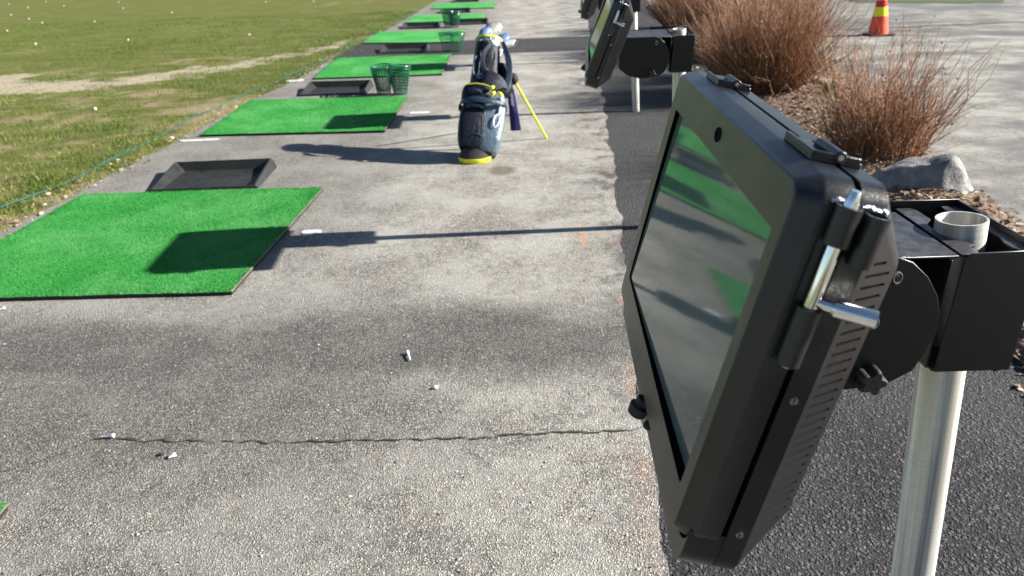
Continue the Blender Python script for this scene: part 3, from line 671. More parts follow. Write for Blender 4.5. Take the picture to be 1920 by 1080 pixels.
def station():
    root = thing('screen_station', '', 'touch screen', B1, Q1, 'black screen stations on galvanised posts')
    # post
    L = (T1-B1).length; m = MB()
    m.lathe([(.0301, -.03), (.0301, L), (.0272, L), (.0272, L-.12)], n=40, cap1=True); m.build('post', M_galv, root, angle=50)
    # front door with bezel
    n = 6; m = mbh()
    rs = [rrect(a_-.004, b_-.004, .020, -d1+.002, n), rrect(a_-.0012, b_-.0012, .0215, -d1+.002, n), rrect(a_, b_, .022, -d1+.0032, n), rrect(a_, b_, .022, -g_-.0012, n), rrect(a_-.0006, b_-.0006, .0216, -g_+.001, n),
          rrect(a_-e_+.0006, b_-e_+.0006, .016, -.0012, n), rrect(a_-e_-.0012, b_-e_-.0012, .0148, 0, n)]
    cu, cv = (su0+su1)/2, (sv0+sv1)/2
    op = rrect((su1-su0)/2, (sv1-sv0)/2, .0035, 0, n, cu=cu, cv=cv); op2 = [Vector((p.x, p.y, -.0006)) for p in rrect((su1-su0)/2-.0004, (sv1-sv0)/2-.0004, .0035, 0, n, cu=cu, cv=cv)]
    m.rings(rs+[op], True, False)
    m.rings([op, op2, [Vector((p.x, p.y, -.016)) for p in op2]], False, False, mi=1)
    door = m.build('front_door', [M_black, M_hole], root, angle=20)
    m = mbh(); hw, hh = (su1-su0)/2+.004, (sv1-sv0)/2+.004
    tl = lambda ps: [Vector((p.x, p.y, p.z-(p.y-cv)*.0175-(p.x-cu)*.016)) for p in ps]
    m.rings([tl(rrect(hw, hh, .002, -.0180, 2, cu=cu, cv=cv)), tl(rrect(hw, hh, .002, -.0078, 2, cu=cu, cv=cv))]); m.build('screen', M_glass, root, smooth=False)
    # webcam hole
    m = mbh(); ring = lambda r, w: [Vector((.0147+r*math.cos(2*pi*i/28), .1432+r*.62*math.sin(2*pi*i/28), w)) for i in range(28)]
    m.rings([ring(.0122, .0004), ring(.0118, .0009), ring(.0105, .0006)], False, True); m.build('webcam', M_hole, door)
    # rear housing, a truncated pyramid with ventilation slots in the near chamfer
    lo = b_+.026; m = mbh()
    r0 = rrect(a_, b_, .022, -d1-.0022, n, lo); r1 = rrect(a_, b_, .022, -d2, n, lo); r2_ = rrect(a_-k_, b_-k2, .012, -d3, n, lo-k2)
    rr0 = rrect(a_-.006, b_-.006, .018, -d1-.0022, n, lo-.006)
    N_ = len(r0); m.rings([rr0, r0, r1], True, False)
    vs = list(r1)+list(r2_); fs = []
    for i in range(N_):
        j = (i+1) % N_
        if i == N_-1: continue                       # near chamfer, rebuilt below with slots
        fs.append((i, j, N_+j, N_+i))
    fs.append(tuple(N_+i for i in range(N_))); m.add(vs, fs)
    A, Bp, C, D = r1[N_-1], r1[0], r2_[N_-1], r2_[0]   # A low side, Bp high side, C low rear, D high rear
    def P(v, t_, dep=0):
        f = (v-A.y)/(Bp.y-A.y) if t_ == 0 else 0
        base = Vector((a_+(-k_)*t_, v, -d2+(-d3+d2)*t_)); nrm = Vector((d3-d2, 0, -k_)).normalized(); nrm = Vector((nrm.x, 0, nrm.z))
        return base-nrm*dep
    def tmax(v):
        if v > D.y: return max(0, (Bp.y-v)/(Bp.y-D.y))
        if v < C.y: return max(0, (v-A.y)/(C.y-A.y))
        return 1.0
    ns = 27; pitch_ = .0098; v0 = -.1385; hh = .0013
    lines = [(A.y, None)]
    cur = A.y
    def strip(va, vb):
        m.add([P(va, 0), P(va, tmax(va)), P(vb, tmax(vb)), P(vb, 0)], [(0, 1, 2, 3)])
    breaks = sorted([C.y, D.y])
    def fill(va, vb):
        xs_ = [va]+[q for q in breaks if va+1e-5 < q < vb-1e-5]+[vb]
        for p_, q_ in zip(xs_[:-1], xs_[1:]): strip(p_, q_)
    for s_i in range(ns):
        vc = v0+s_i*pitch_; va, vb = vc-hh, vc+hh; fill(cur, va)
        tm = min(tmax(va), tmax(vb)); ta = .15; tb = tm-.17
        if 0: pass
        if tb-ta < .05: ta, tb = max(.03, tm*.35), max(.06, tm*.62)
        m.add([P(va, 0), P(va, ta), P(vb, ta), P(vb, 0)], [(0, 1, 2, 3)])
        m.add([P(va, tb), P(va, tmax(va)), P(vb, tmax(vb)), P(vb, tb)], [(0, 1, 2, 3)])
        q = [(va, ta), (va, tb), (vb, tb), (vb, ta)]
        m.add([P(*x) for x in q]+[P(*x, dep=.0035) for x in q], [(0, 1, 5, 4), (1, 2, 6, 5), (2, 3, 7, 6), (3, 0, 4, 7)])
        m.add([P(*x, dep=.0035) for x in q], [(0, 1, 2, 3)], 1)
        cur = vb
    fill(cur, Bp.y)
    rear = m.build('rear_housing', [M_black, M_hole], root, angle=20)
    m = mbh(); lipo = [p for p in rrect(a_-.0012, b_, .022, 0, n, lo) if p.y < -b_-.003]; lip = lipo+[p for p in reversed(rrect(a_-.0012, b_+.0012, .022, 0, n)) if p.y < -b_+.0215]
    m.rings([[Vector((p.x, p.y, w)) for p in lip] for w in (-.012, -.0455)]); m.build('bottom_lip', M_black, rear, angle=20, bevel=.0012)
    for (v, w) in ((-.0045, -.0535), (-.1463, -.0545)):
        m = mbh(); m.cyl((a_-.002, v, w), (a_+.0012, v, w), .0034, 16); m.box((a_+.0012, v, w), (.0006, .0055, .0007), mi=1); m.build('screw', [M_steel, M_hole], rear)
    # two hinges on top
    for uc in (.177, -.165):
        m = mbh(); y = b_
        m.box((uc, y+.0022, -.031), (.070, .0044, .0205)); m.box((uc, y+.0022, -.0525), (.070, .0044, .0165))
        m.box((uc, y+.0052, -.0225), (.070, .0050, .0040)); m.box((uc+.0335, y+.0052, -.040), (.0030, .0058, .039))
        m.cyl((uc-.012, y+.0062, -.0427), (uc+.036, y+.0062, -.0427), .0050, 18)
        h = m.build('hinge', M_black, root, bevel=.0008, angle=30)
        m = mbh(); m.cyl((uc+.0358, y+.0062, -.0427), (uc+.0368, y+.0062, -.0427), .0022, 14); m.build('hinge_pin', M_steel, h)
    # barrel bolt on the near side
    U = a_+.0095; m = mbh()
    for v0_, v1_ in ((.1312, .1600), (.0322, .0805)):
        n2 = 24; prof = [(.0092, v0_), (.0092, v1_), (.0060, v1_), (.0060, v1_-.01)]
        m.rings([[Vector((U+r*math.cos(2*pi*i/n2), v, -.0325+r*math.sin(2*pi*i/n2))) for i in range(n2)] for r, v in prof])
    m.box((a_+.0016, .096, -.0270), (.0032, .130, .0090))
    m.box((a_+.0030, .1005, -.0395), (.004, .022, .0045))
    latch = m.build('barrel_bolt', M_black, root, angle=40)
    m = mbh(); m.tube([(U, .0300, -.0325), (U, .1630, -.0325), (U, .1690, -.0325), (U, .1715, -.0325)], [.0053, .0053, .0036, .0030], 20); m.build('bolt_rod', M_chrome, latch, angle=30)
    m = mbh(); m.tube([(U, .0862, -.0325), (U+.006, .0862, -.045), (U+.0062, .0862, -.0455)], [.0042, .0042, .0040], 18)
    m.tube([(U+.0062, .0862, -.0458), (U+.0066, .0862, -.0466), (U+.0142, .0862, -.0745), (U+.0146, .0862, -.0752)], [.0058, .0068, .0068, .0058], 22); m.build('bolt_handle', M_chrome, latch, angle=30)
    m = mbh()
    for (uu, vv, ww, ln) in ((a_+.002, .1606, -.0285, .011), (a_+.002, .1592, -.0530, .017)):
        for q in range(9):
            m.ball((uu+.001*rnd.random(), vv+.0012*(rnd.random()-.3), ww+ln*(q/8-.5)), .0019*(.7+.6*rnd.random()), 8, 5)
    m.build('weld_bead', M_weld, latch)
    m = mbh(); n2 = 24
    prof = [(.0092, .119), (.0092, .1572), (.0064, .1572), (.0064, .145)]
    m.rings([[Vector((U-.001+r*math.cos(2*pi*i/n2), v, -.0545+r*math.sin(2*pi*i/n2))) for i in range(n2)] for r, v in prof]); m.build('bolt_keeper', M_black, rear, angle=40)
    # turn knob under the bottom edge and a small stop beside it
    m = mbh()
    m.tube([(.036, -b_+.004, -.004), (.036, -b_-.004, -.002), (.036, -b_-.006, -.0015), (.036, -b_-.018, .001), (.036, -b_-.020, .0015)], [.009, .009, .013, .011, .008], 12)
    m.build('turn_knob', M_rubber, root, angle=30)
    m = mbh(); m.ball((.080, -b_-.002, -.004), .006, 12, 7); m.build('rubber_stop', M_rubber, root)
    # tilt arm: round-ended side plates, top and bottom plates
    m = mbw(); arc = [(.30, 1.000), (.457, 1.0), (.476, .993), (.498, .973), (.515, .947), (.523, .922), (.523, .895), (.515, .865), (.505, .842), (.480, .826), (.44, .818), (.40, .815), (.34, .83), (.30, .86)]
    for y0, y1 in ((.797, .800), (.958, .961)):
        m.rings([[Vector((x, y0, z)) for x, z in arc], [Vector((x, y1, z)) for x, z in arc]])
    m.box((.4150, .879, .9965), (.233, .157, .003))
    m.box((.375, .879, .868), (.15, .157, .003))
    m.box((.302, .879, .93), (.012, .157, .13))
    arm = m.build('tilt_arm', M_blackdust, root, bevel=.0006, angle=30, seg=1)
    m = mbw(); st = []
    for i in range(40):
        aa = 2*pi*i/40; r = .0155+.0032*math.cos(5*aa); st.append((r*math.cos(aa), r*math.sin(aa)))
    m.rings([[Vector((.447+x*s_, y, .838+z*s_)) for x, z in st] for s_, y in ((.85, .796), (1, .793), (1, .778), (.88, .774))]); m.build('star_knob', M_rubber, arm, angle=40)
    for (x, z) in ((.459, .974), (.442, .914)):
        m = mbw(); m.torus((x, .795, z), (.35, -1, .1), .0065, .0022, 20, 8); m.cyl((x, .799, z), (x, .792, z), .0040, 12); m.build('bolt', M_rubber, arm)
    # post clamp: open-topped box round the post with folded flanges
    m = mbw(); t_ = .0025
    wall = [(.534, .838), (.630, .838), (.632, 1.0035), (.545, 1.001), (.538, .994)]
    m.rings([[Vector((x, .798, z)) for x, z in wall], [Vector((x, .798+t_, z)) for x, z in wall]])
    m.box((.548, .984, .922), (.172, t_, .166)); m.box((.6305, .892, .921), (t_, .182, .166)); m.box((.5275, .884, .915), (t_, .158, .15))
    fl = [(.5400, .976), (.560, .976), (.566, .968), (.5665, .930), (.553, .914), (.549, .886), (.553, .858), (.5680, .846), (.572, .836), (.562, .831), (.564, .822), (.561, .806), (.5380, .806)]
    m.prism(fl, .9935, .9965)
    fr = [(.6290, .979), (.606, .979), (.604, .965), (.612, .930), (.617, .905), (.617, .862), (.611, .842), (.609, .822), (.616, .812), (.6290, .806)]
    m.prism(fr, .9935, .9965)
    m.box((.580, .891, .840), (.098, .183, .003))
    m.build('post_clamp', M_blackdust, root, bevel=.0006, angle=30, seg=1)
    return root
ST = station()
LS = ['nearest large black touch screen on a galvanised post at right', 'second black touch screen seen beyond the top corner of the nearest one',
      'third black touch screen standing past the second one on its thin post', 'farthest black touch screen in the row, only its post showing clearly']
ST['label'] = LS[0]
HEAD_PARTS = ('front_door', 'screen', 'rear_housing', 'hinge', 'barrel_bolt', 'turn_knob', 'rubber_stop')
PIV = INV @ Vector((.47, .88, .92)); UAX = INV.to_3x3() @ HM.col[0]
for k, (x, y, z, rv, tilt) in enumerate(((.872, 3.585, -.04, (.10, 0, .005), -.13), (1.125, 6.42, -.02, (.07, 0, .01), -.06), (1.42, 9.35, -.01, (.05, 0, .02), -.03))):
    o = dup(ST, LS[k+1]); o.location = (x, y, z); v_ = Vector(rv)
    o.rotation_quaternion = Quaternion(v_.normalized(), v_.length) @ Q1
    TM = Matrix.Translation(PIV) @ Matrix.Rotation(-.055 if k == 0 else -.04, 4, 'Z') @ Matrix.Rotation(tilt, 4, UAX) @ Matrix.Translation(-PIV)
    for c in o.children:
        if c.name.split('.')[0] in HEAD_PARTS: c.matrix_local = TM

# ------------------------------------------------------------------ golf bag
BASE = Vector((-.205, 4.985, 0)); TOP = Vector((-.106, 5.47, .718))
bag = thing('golf_bag', 'navy stand golf bag with yellow base standing on the path', 'golf bag', BASE)
ax_z = (TOP-BASE).normalized(); ax_x = Vector((1, .12, 0)); ax_x = (ax_x-ax_z*ax_x.dot(ax_z)).normalized(); ax_y = ax_z.cross(ax_x)   # ax_y points away from the viewer
BL = (TOP-BASE).length
BM = Matrix((ax_x, ax_y, ax_z)).transposed()
def bp(x, y, s_): return BM @ Vector((x, y, s_))
def oval(cx, cy, s_, rx, ry, n=28, e=2.3):
    o = []
    for i in range(n):
        a = 2*pi*i/n; ca, sa_ = math.cos(a), math.sin(a)
        o.append(bp(cx+rx*math.copysign(abs(ca)**(2/e), ca), cy+ry*math.copysign(abs(sa_)**(2/e), sa_), s_))
    return o
m = MB(); m.rings([oval(.01, 0, .05, .115, .105), oval(.01, 0, .10, .122, .112), oval(.005, 0, .35, .118, .11), oval(0, 0, .55, .106, .10), oval(-.004, 0, BL-.03, .088, .085)]); m.build('bag_body', M_navy, bag)
# yellow base, cut level on the ground
m = MB()
def flatoval(cx, cy, z, rx, ry): return [Vector((cx+rx*math.cos(2*pi*i/28), cy+ry*math.sin(2*pi*i/28), z)) for i in range(28)]
m.rings([flatoval(-.02, -.03, .001, .108, .085), flatoval(-.02, -.03, .035, .115, .09)]); m.build('bag_base', M_yellow, bag, bevel=.006)
m = MB(); m.rings([flatoval(-.018, -.028, .036, .112, .088), oval(.005, -.005, .10, .118, .11)]); m.build('bag_foot', M_rubber, bag)
# top collar
m = MB(); m.rings([oval(0, 0, BL-.055, .090, .086), oval(0, 0, BL-.005, .094, .088)], False, False); m.rings([oval(0, 0, BL-.005, .094, .088), oval(0, 0, BL-.005, .078, .072), oval(0, 0, BL-.06, .074, .07)], False, True, mi=1); m.build('collar', [M_silver, M_navy], bag)
m = MB(); m.rings([oval(0, 0, BL-.006, .097, .091), oval(0, 0, BL+.010, .097, .091), oval(0, 0, BL+.010, .080, .074), oval(0, 0, BL-.006, .080, .074)], False, False); m.build('collar_trim', M_yellow, bag)
# ball pocket at front left, garment pocket at right
def pocket(name, mat_, cx, cy, s0, s1, rx, ry, e=3.0, bul=.012, tilt=0):
    m = MB(); rs = []
    for f in (0, .03, .10, .25, .5, .75, .90, .97, 1):
        k = 1-.26*abs(2*f-1)**5+0; b = bul*math.sin(pi*f)
        rs.append(oval(cx+tilt*f, cy, s0+(s1-s0)*f, (rx+b)*k, (ry+b)*k, 32, e))
    m.rings(rs); return m.build(name, mat_, bag)
pocket('lower_pocket', M_navy, -.066, -.066, .045, .36, .084, .080, e=4.5, bul=.008)
pocket('upper_pocket', M_navy, -.055, -.075, .36, .50, .096, .075, e=3.6, tilt=.015)
pocket('garment_pocket', M_silver, .060, -.040, .030, .45, .080, .102, e=4.5, bul=.008, tilt=.018)
m = MB(); m.rings([oval(-.005, -.055, .335, .164, .140), oval(.0, -.056, .348, .169, .145), oval(.003, -.056, .366, .167, .143), oval(.005, -.055, .378, .160, .137)], False, False); m.build('belt', M_slate, bag)
m = MB(); m.tube([bp(-.13, -.155, .468), bp(-.06, -.17, .478), bp(.0, -.17, .475), bp(.035, -.17, .465)], .0035, 6)
for (x, s_, a) in ((.045, .455, .8), (.055, .415, .9), (.105, .42, -.5)):
    m.tube([bp(x-.018*math.cos(a), -.168, s_-.018*math.sin(a)), bp(x, -.178, s_), bp(x+.018*math.cos(a), -.168, s_+.018*math.sin(a))], [.009, .013, .009], 8)
m.build('yellow_trim', M_yellow, bag)
# side hip pad, shoulder straps
m = MB(); rs = []
for f in np.linspace(0, 1, 9):
    w = .025+.060*math.sin(min(1, f*1.15)*pi*.62)
    x0 = .0+.085*f; s_ = .60-.15*f; yy_ = -.115-.012*math.sin(pi*f)
    rs.append([bp(x0-w*.9, yy_, s_-w*.4), bp(x0-w*.3, yy_-.022, s_+w*.0), bp(x0+w*.5, yy_-.018, s_+w*.5), bp(x0+w*.9, yy_+.01, s_+w*.5), bp(x0, yy_+.03, s_)])
m.rings(rs); m.build('hip_pad', M_strap, bag)
def strap(name, pts, w, th, mat_):
    m = MB(); pts = [Vector(p) for p in pts]; rs = []
    for i, p in enumerate(pts):
        T = (pts[min(i+1, len(pts)-1)]-pts[max(i-1, 0)]).normalized(); sd_ = T.cross(Vector((0, -1, .25))).normalized(); nn = T.cross(sd_)
        f = i/(len(pts)-1); ww = w*(.6+.5*math.sin(pi*f))
        rs.append([p+sd_*ww-nn*th, p+sd_*ww*.9+nn*th, p-sd_*ww*.9+nn*th, p-sd_*ww-nn*th])
    m.rings(rs); return m.build(name, mat_, bag, bevel=.003)
def bez(p0, p1, p2, p3, n=12): return [p0*(1-t)**3+3*p1*t*(1-t)**2+3*p2*t*t*(1-t)+p3*t**3 for t in np.linspace(0, 1, n)]
strap('shoulder_strap', bez(bp(.095, -.06, BL-.02), bp(.15, -.10, .72), bp(.19, -.09, .60), bp(.125, -.09, .47), 14), .021, .008, M_slate)
strap('shoulder_strap', bez(bp(.02, -.115, BL-.06), bp(-.05, -.16, .70), bp(-.06, -.15, .62), bp(.01, -.125, .59), 12), .015, .007, M_strap)
m = MB(); m.rings([oval(.135, -.03, .47, .035, .045), oval(.15, -.03, .52, .048, .055), oval(.142, -.03, .60, .040, .05), oval(.10, -.02, .70, .035, .04)]); m.build('side_pocket', M_navy, bag)
# stand legs
lt = Vector((.070, 5.36, .455))-BASE; lb = Vector((.297, 5.53, .004))-BASE
for (p, q) in ((lt, lb), (lt+Vector((-.13, .10, .02)), Vector((-.06, 5.98, .004))-BASE)):
    m = MB(); m.cyl(p, q, .0085, 12); lg = m.build('stand_leg', M_yellow, bag)
    m = MB(); dq = (q-p).normalized(); m.cyl(q-dq*.03, q-dq*.0, .0105, 12); m.build('leg_tip', M_yellow, lg)
m = MB(); m.ball(lt+Vector((-.01, 0, .02)), .035, 14, 8, (1, 1, 1.2)); m.build('leg_joint', M_rubber, bag)
# printed marks on the bag
def decal_text(txt, size, P0, X_, Y_, mat_, name, parent, ext=.0015):
    cu = bpy.data.curves.new(name, 'FONT'); cu.body = txt; cu.size = size; cu.extrude = ext; cu.align_x = 'CENTER'; cu.align_y = 'CENTER'
    ob = bpy.data.objects.new(name, cu); COL.objects.link(ob); ob.data.materials.append(mat_)
    X_ = X_.normalized(); Z_ = X_.cross(Y_).normalized(); Y_ = Z_.cross(X_)
    mm = Matrix((X_, Y_, Z_)).transposed().to_4x4(); mm.translation = P0
    ob.matrix_local = mm; ob.parent = parent; return ob
m = MB(); cpt = bp(-.045, -.104, .565); nrm_ = BM @ Vector((-.25, -1, 0))
m.torus(cpt, nrm_, .019, .0028, 26, 5); rx_ = BM @ Vector((1, -.25, 0)).normalized(); rz_ = ax_z
m.tube([cpt-rx_*.012+rz_*.008, cpt+rx_*.002+rz_*.010, cpt+rx_*.012+rz_*.007], .003, 5); m.tube([cpt+rz_*.009, cpt-rx_*.003-rz_*.002, cpt-rx_*.001-rz_*.012], .003, 5)
m.build('round_emblem', M_iceprint, bag)
m = MB(); cpt = bp(.088, -.158, .235)
m.tube(bez(cpt+BM @ Vector((.028, .006, .045)), cpt+BM @ Vector((-.012, -.004, .055)), cpt+BM @ Vector((-.022, -.004, -.02)), cpt+BM @ Vector((.0, 0, -.05)), 9), [.002, .005, .004, .006, .006, .005, .005, .003, .002], 6)
m.tube(bez(cpt+BM @ Vector((.03, .008, .03)), cpt+BM @ Vector((.028, .008, .0)), cpt+BM @ Vector((.02, .004, -.04)), cpt+BM @ Vector((.0, 0, -.05)), 8), [.002, .004, .004, .005, .005, .004, .003, .002], 6)
m.xf = None; m.build('white_emblem', M_print, bag)
# zips, piping and folds
for pts in (bez(bp(-.145, -.085, .33), bp(-.13, -.150, .335), bp(-.03, -.158, .335), bp(-.0, -.150, .33)), bez(bp(.018, -.150, .10), bp(.012, -.156, .2), bp(.012, -.156, .28), bp(.018, -.150, .335)), bez(bp(-.140, -.10, .12), bp(-.10, -.158, .13), bp(-.03, -.158, .13), bp(.005, -.150, .12)),
            bez(bp(-.05, -.098, .50), bp(-.055, -.098, .58), bp(-.055, -.09, .68), bp(-.05, -.078, .76)), bez(bp(.05, -.10, .62), bp(.055, -.095, .68), bp(.05, -.085, .73), bp(.045, -.075, .78))):
    m = MB(); m.tube(pts, .0032, 6); m.build('zip', M_slate, bag)
m = MB(); m.tube(bez(bp(-.02, -.155, .415), bp(-.03, -.185, .43), bp(-.09, -.185, .43), bp(-.10, -.150, .415)), .006, 7); m.build('carry_handle', M_strap, bag)
m = MB(); m.tube(bez(bp(.118, -.146, .42), bp(.122, -.150, .38), bp(.116, -.152, .34), bp(.108, -.156, .28), 8), [.004, .008, .007, .009, .006, .008, .007, .003], 6); m.build('white_print', M_print, bag)
m = MB(); m.tube(bez(bp(-.080, -.075, .72), bp(-.096, -.062, .68), bp(-.100, -.06, .63), bp(-.085, -.078, .58), 8), .0045, 6); m.build('pale_print', M_iceprint, bag)
for (c3, r3, sc3) in ((bp(.0, -.092, BL-.03), .016, (1, .5, 1.1)), (bp(-.06, -.078, BL-.035), .009, (1, 1, 1)), (bp(.0, -.128, .605), .010, (1, 1, 1))):
    m = MB(); m.ball(c3, r3, 12, 7, sc3); m.build('buckle', M_chrome, bag)
# clubs standing in the bag
def club(label, x, y, s_top, tilt, cover, headfn):
    root = thing('golf_club', label, 'golf club', BASE+bp(x, y, BL-.10), group='golf clubs in the navy bag')
    d = (BM @ Vector((tilt[0], tilt[1], 1))).normalized(); m = MB(); m.cyl(Vector((0, 0, -0.35*d.z))-Vector((d.x, d.y, 0))*.35, d*s_top, .0048, 10); m.build('shaft', M_steel, root)
    headfn(root, d*s_top, d)
def cover_head(mat_, L, r, band):
    def f(root, p, d):
        m = MB(); side = (ax_x*.6+Vector((0, .2, 0))).normalized()
        pts = [p-d*L*.9, p-d*L*.5, p-d*L*.1, p+d*L*.18+side*L*.10, p+d*L*.34+side*L*.32, p+d*L*.28+side*L*.52]
        m.tube(pts, [r*.45, r*.62, r*.9, r*1.05, r*.95, r*.45], 16); m.build('head_cover', mat_, root)
        if band is not None:
            m = MB(); m.tube([p-d*L*.9+Vector((-.004, -.006, 0)), p-d*L*.45+Vector((-.008, -.02, 0)), p+Vector((-.002, -.045, .0)), p+d*L*.25+Vector((.01, -.052, 0))], [r*.3, r*.38, r*.36, r*.2], 8); m.build('cover_stripe', band, root)
    return f
def iron_head(mat_, sgn):
    def f(root, p, d):
        m = MB(); s2 = (ax_x*sgn+Vector((0, -.25, 0))).normalized(); n2 = d.cross(s2).normalized()
        sh = [(0, -.03), (.03, -.02), (.075, .005), (.082, .045), (.05, .04), (.012, .012), (-.006, .0)]
        m.rings([[p+s2*x+d*y+n2*z for x, y in sh] for z in (-.007, .007)]); m.build('club_head', mat_, root, bevel=.003)
    return f
club('golf club with a big grey hooded head cover, tallest in the bag', -.02, .015, .175, (.12, .05), None, cover_head(M_greycover, .15, .058, M_iceprint))
club('golf club in a blue and pale slate cover left of the grey one', -.045, -.02, .125, (.0, .02), None, cover_head(M_bluehead, .12, .042, None))
club('golf club with a bright blue head at the right of the bag', .06, .02, .120, (.22, .02), None, cover_head(M_bluehead, .10, .046, None))
club('golf iron with a white head at the right of the bag', .075, -.03, .085, (.25, .0), None, iron_head(M_white, 1))
club('golf iron with a steel head sticking out farthest right of the bag', .08, .03, .125, (.32, .1), None, iron_head(M_chrome, 1))
club('golf iron with a bare steel head among the covered clubs', .03, .04, .115, (.1, .1), None, iron_head(M_chrome, -1))
# towel on the bag
tw = thing('towel', 'dark navy towel with pale lettering hanging from the golf bag', 'towel', (.036, 5.285, .435))
m = MB(); rs = []
for f in np.linspace(0, 1, 10):
    cx = .0+.03*f; w = .024+.014*f; z = -.02-.29*f; wv = .004*math.sin(f*9)
    rs.append([Vector((cx-w, wv, z)), Vector((cx, wv-.009, z)), Vector((cx+w, wv+.004, z)), Vector((cx+w, wv+.016, z)), Vector((cx, wv+.012, z)), Vector((cx-w, wv+.014, z))])
m.rings(rs); m.build('cloth', M_towel, tw)
m = MB(); m.tube([(0, .01, -.02), (0, .02, .02), (-.01, .03, .04)], .005, 6); m.build('loop', M_strap, tw)
m = MB(); zz_ = -.045
for k in range(6):
    h_ = .016; z0 = zz_-k*.016; x0 = .002+.03*(k*.016+.03)/.29; yv = -.012
    m.tube([(x0-.010, yv, z0), (x0+.010, yv, z0-.002)], .0018, 5); m.tube([(x0-.010+.006*(k % 3), yv, z0), (x0-.006+.008*(k % 2), yv, z0-.009)], .0018, 5)
m.build('lettering', M_print, tw)

# ------------------------------------------------------------------ traffic cone
cone = thing('traffic_cone', 'orange traffic cone with yellow reflective bands on the dusty asphalt', 'traffic cone', (5.38, 11.08, -.012), Vector((0, 0, 1)).rotation_difference(Vector((-.05, 0, 1)).normalized()))
m = MB(); m.rings([[Vector(p) for p in rrect(.19, .19, .05, z, 5)] for z in (.001, .022)]); m.build('base_plate', M_rubber, cone, bevel=.008)
H_c = .74
def rc(z): return .138-.112*(z-.022)/(H_c-.022)
def band(name, z0, z1, mat_, off):
    m = MB(); n = 8 if False else 32; m.rings([[Vector(((rc(z)+off)*math.cos(2*pi*i/n), (rc(z)+off)*math.sin(2*pi*i/n), z)) for i in range(n)] for z in (z0, z1)], True, True); return m.build(name, mat_, cone, angle=50)
band('cone_body', .022, H_c, M_orange, 0)
band('reflective_band', .265, .385, M_coneyel, .0015); band('red_band', .385, .475, M_conered, .0014); band('reflective_band', .475, .58, M_coneyel, .0015)

# ------------------------------------------------------------------ rope, tees, balls
def polyline(pts, n=160, wob=.02):
    pts = np.array(pts, float); y = np.linspace(pts[0, 1], pts[-1, 1], n); x = np.interp(y, pts[:, 1], pts[:, 0])+(vnoise(y, y*0+2, 1.4, 3)-.5)*wob*2
    return x, y
x, y = polyline([(-3.25, 1.0), (-3.04, 4.23), (-2.90, 4.9), (-2.86, 5.6), (-2.84, 6.76), (-2.76, 7.36), (-2.56, 8.9), (-2.40, 10.4), (-2.28, 12.2), (-2.08, 16), (-1.9, 20)])
m = MB(); m.tube([(a, b, .006+.007*math.sin(b*5)) for a, b in zip(x, y)], .0052, 6); tag(m.build('boundary_cord', M_rope), 'thin green cord lying along the edge of the grass', 'cord')
def tee(x, y, rot, L, label):
    root = thing('golf_tee', label, 'golf tee', (x, y, .0068)); root.rotation_euler = (0, 0, rot)
    m = MB(); m.tube([(-L/2, 0, 0), (-L/2+.006, 0, .0006), (L/2-.012, 0, .0008), (L/2-.006, 0, .002), (L/2, 0, .002)], [.0008, .0031, .0033, .0068, .0070], 12); m.build('peg', M_white, root); root['group'] = 'white tees dropped on the asphalt'
for t5 in ((-.381, 2.315, 1.85, .060, 'white golf tee lying alone on the dark patch in mid path'), (-1.265, 1.884, .05, .044, 'short white tee at the left end of the long crack'),
           (-2.18, 2.82, .5, .055, 'white golf tee lying below the front edge of the nearest mat'), (-1.02, 1.775, .7, .022, 'broken white tee piece lying below the long crack'), (-1.60, 1.72, .9, .03, 'broken white tee piece at the left edge above the corner mat')): tee(*t5)
m = MB(); m.ball((0, 0, 0), .0085, 10, 6, (1.1, .9, .7)); o = tag(m.build('tee_cup', M_white), 'tiny white tee cup lying right of and below the lone tee', 'golf tee'); o.location = (-.268, 2.105, .006)
m = MB(); m.ball((0, 0, 0), .008, 8, 5, (1.2, .8, .6)); o = tag(m.build('pebble', M_rubber), 'small black pebble just below the long crack', 'pebble'); o.location = (-1.06, 1.79, .004)
BALLS = [(-10.23, 16.16), (-10.5, 17.92), (-8.06, 13.39), (-6.53, 13.53), (-15.39, 26.82), (-13.37, 24.19), (-12.13, 25.11), (-10.56, 22.04), (-14.3, 23.9), (-8.28, 19.74), (-9.24, 17.79), (-3.97, 7.24), (-6.79, 22.71), (-16.24, 26.16), (-4.49, 13.76), (-5.34, 22.4), (-11.6, 19.3), (-13.0, 20.9), (-7.4, 24.5)]
m = MB(); m.ball((0, 0, .0100), .0165, 14, 9); b0 = m.build('golf_ball', M_ball)
for k, (x, y) in enumerate(BALLS):
    o = b0 if k == 0 else b0.copy()
    if k: COL.objects.link(o)
    o.location = (x, y, .006); tag(o, 'white golf ball lying on the open grass at upper left', 'golf ball', 'golf balls scattered on the grass')
b0['label'] = BALLS and b0['label']

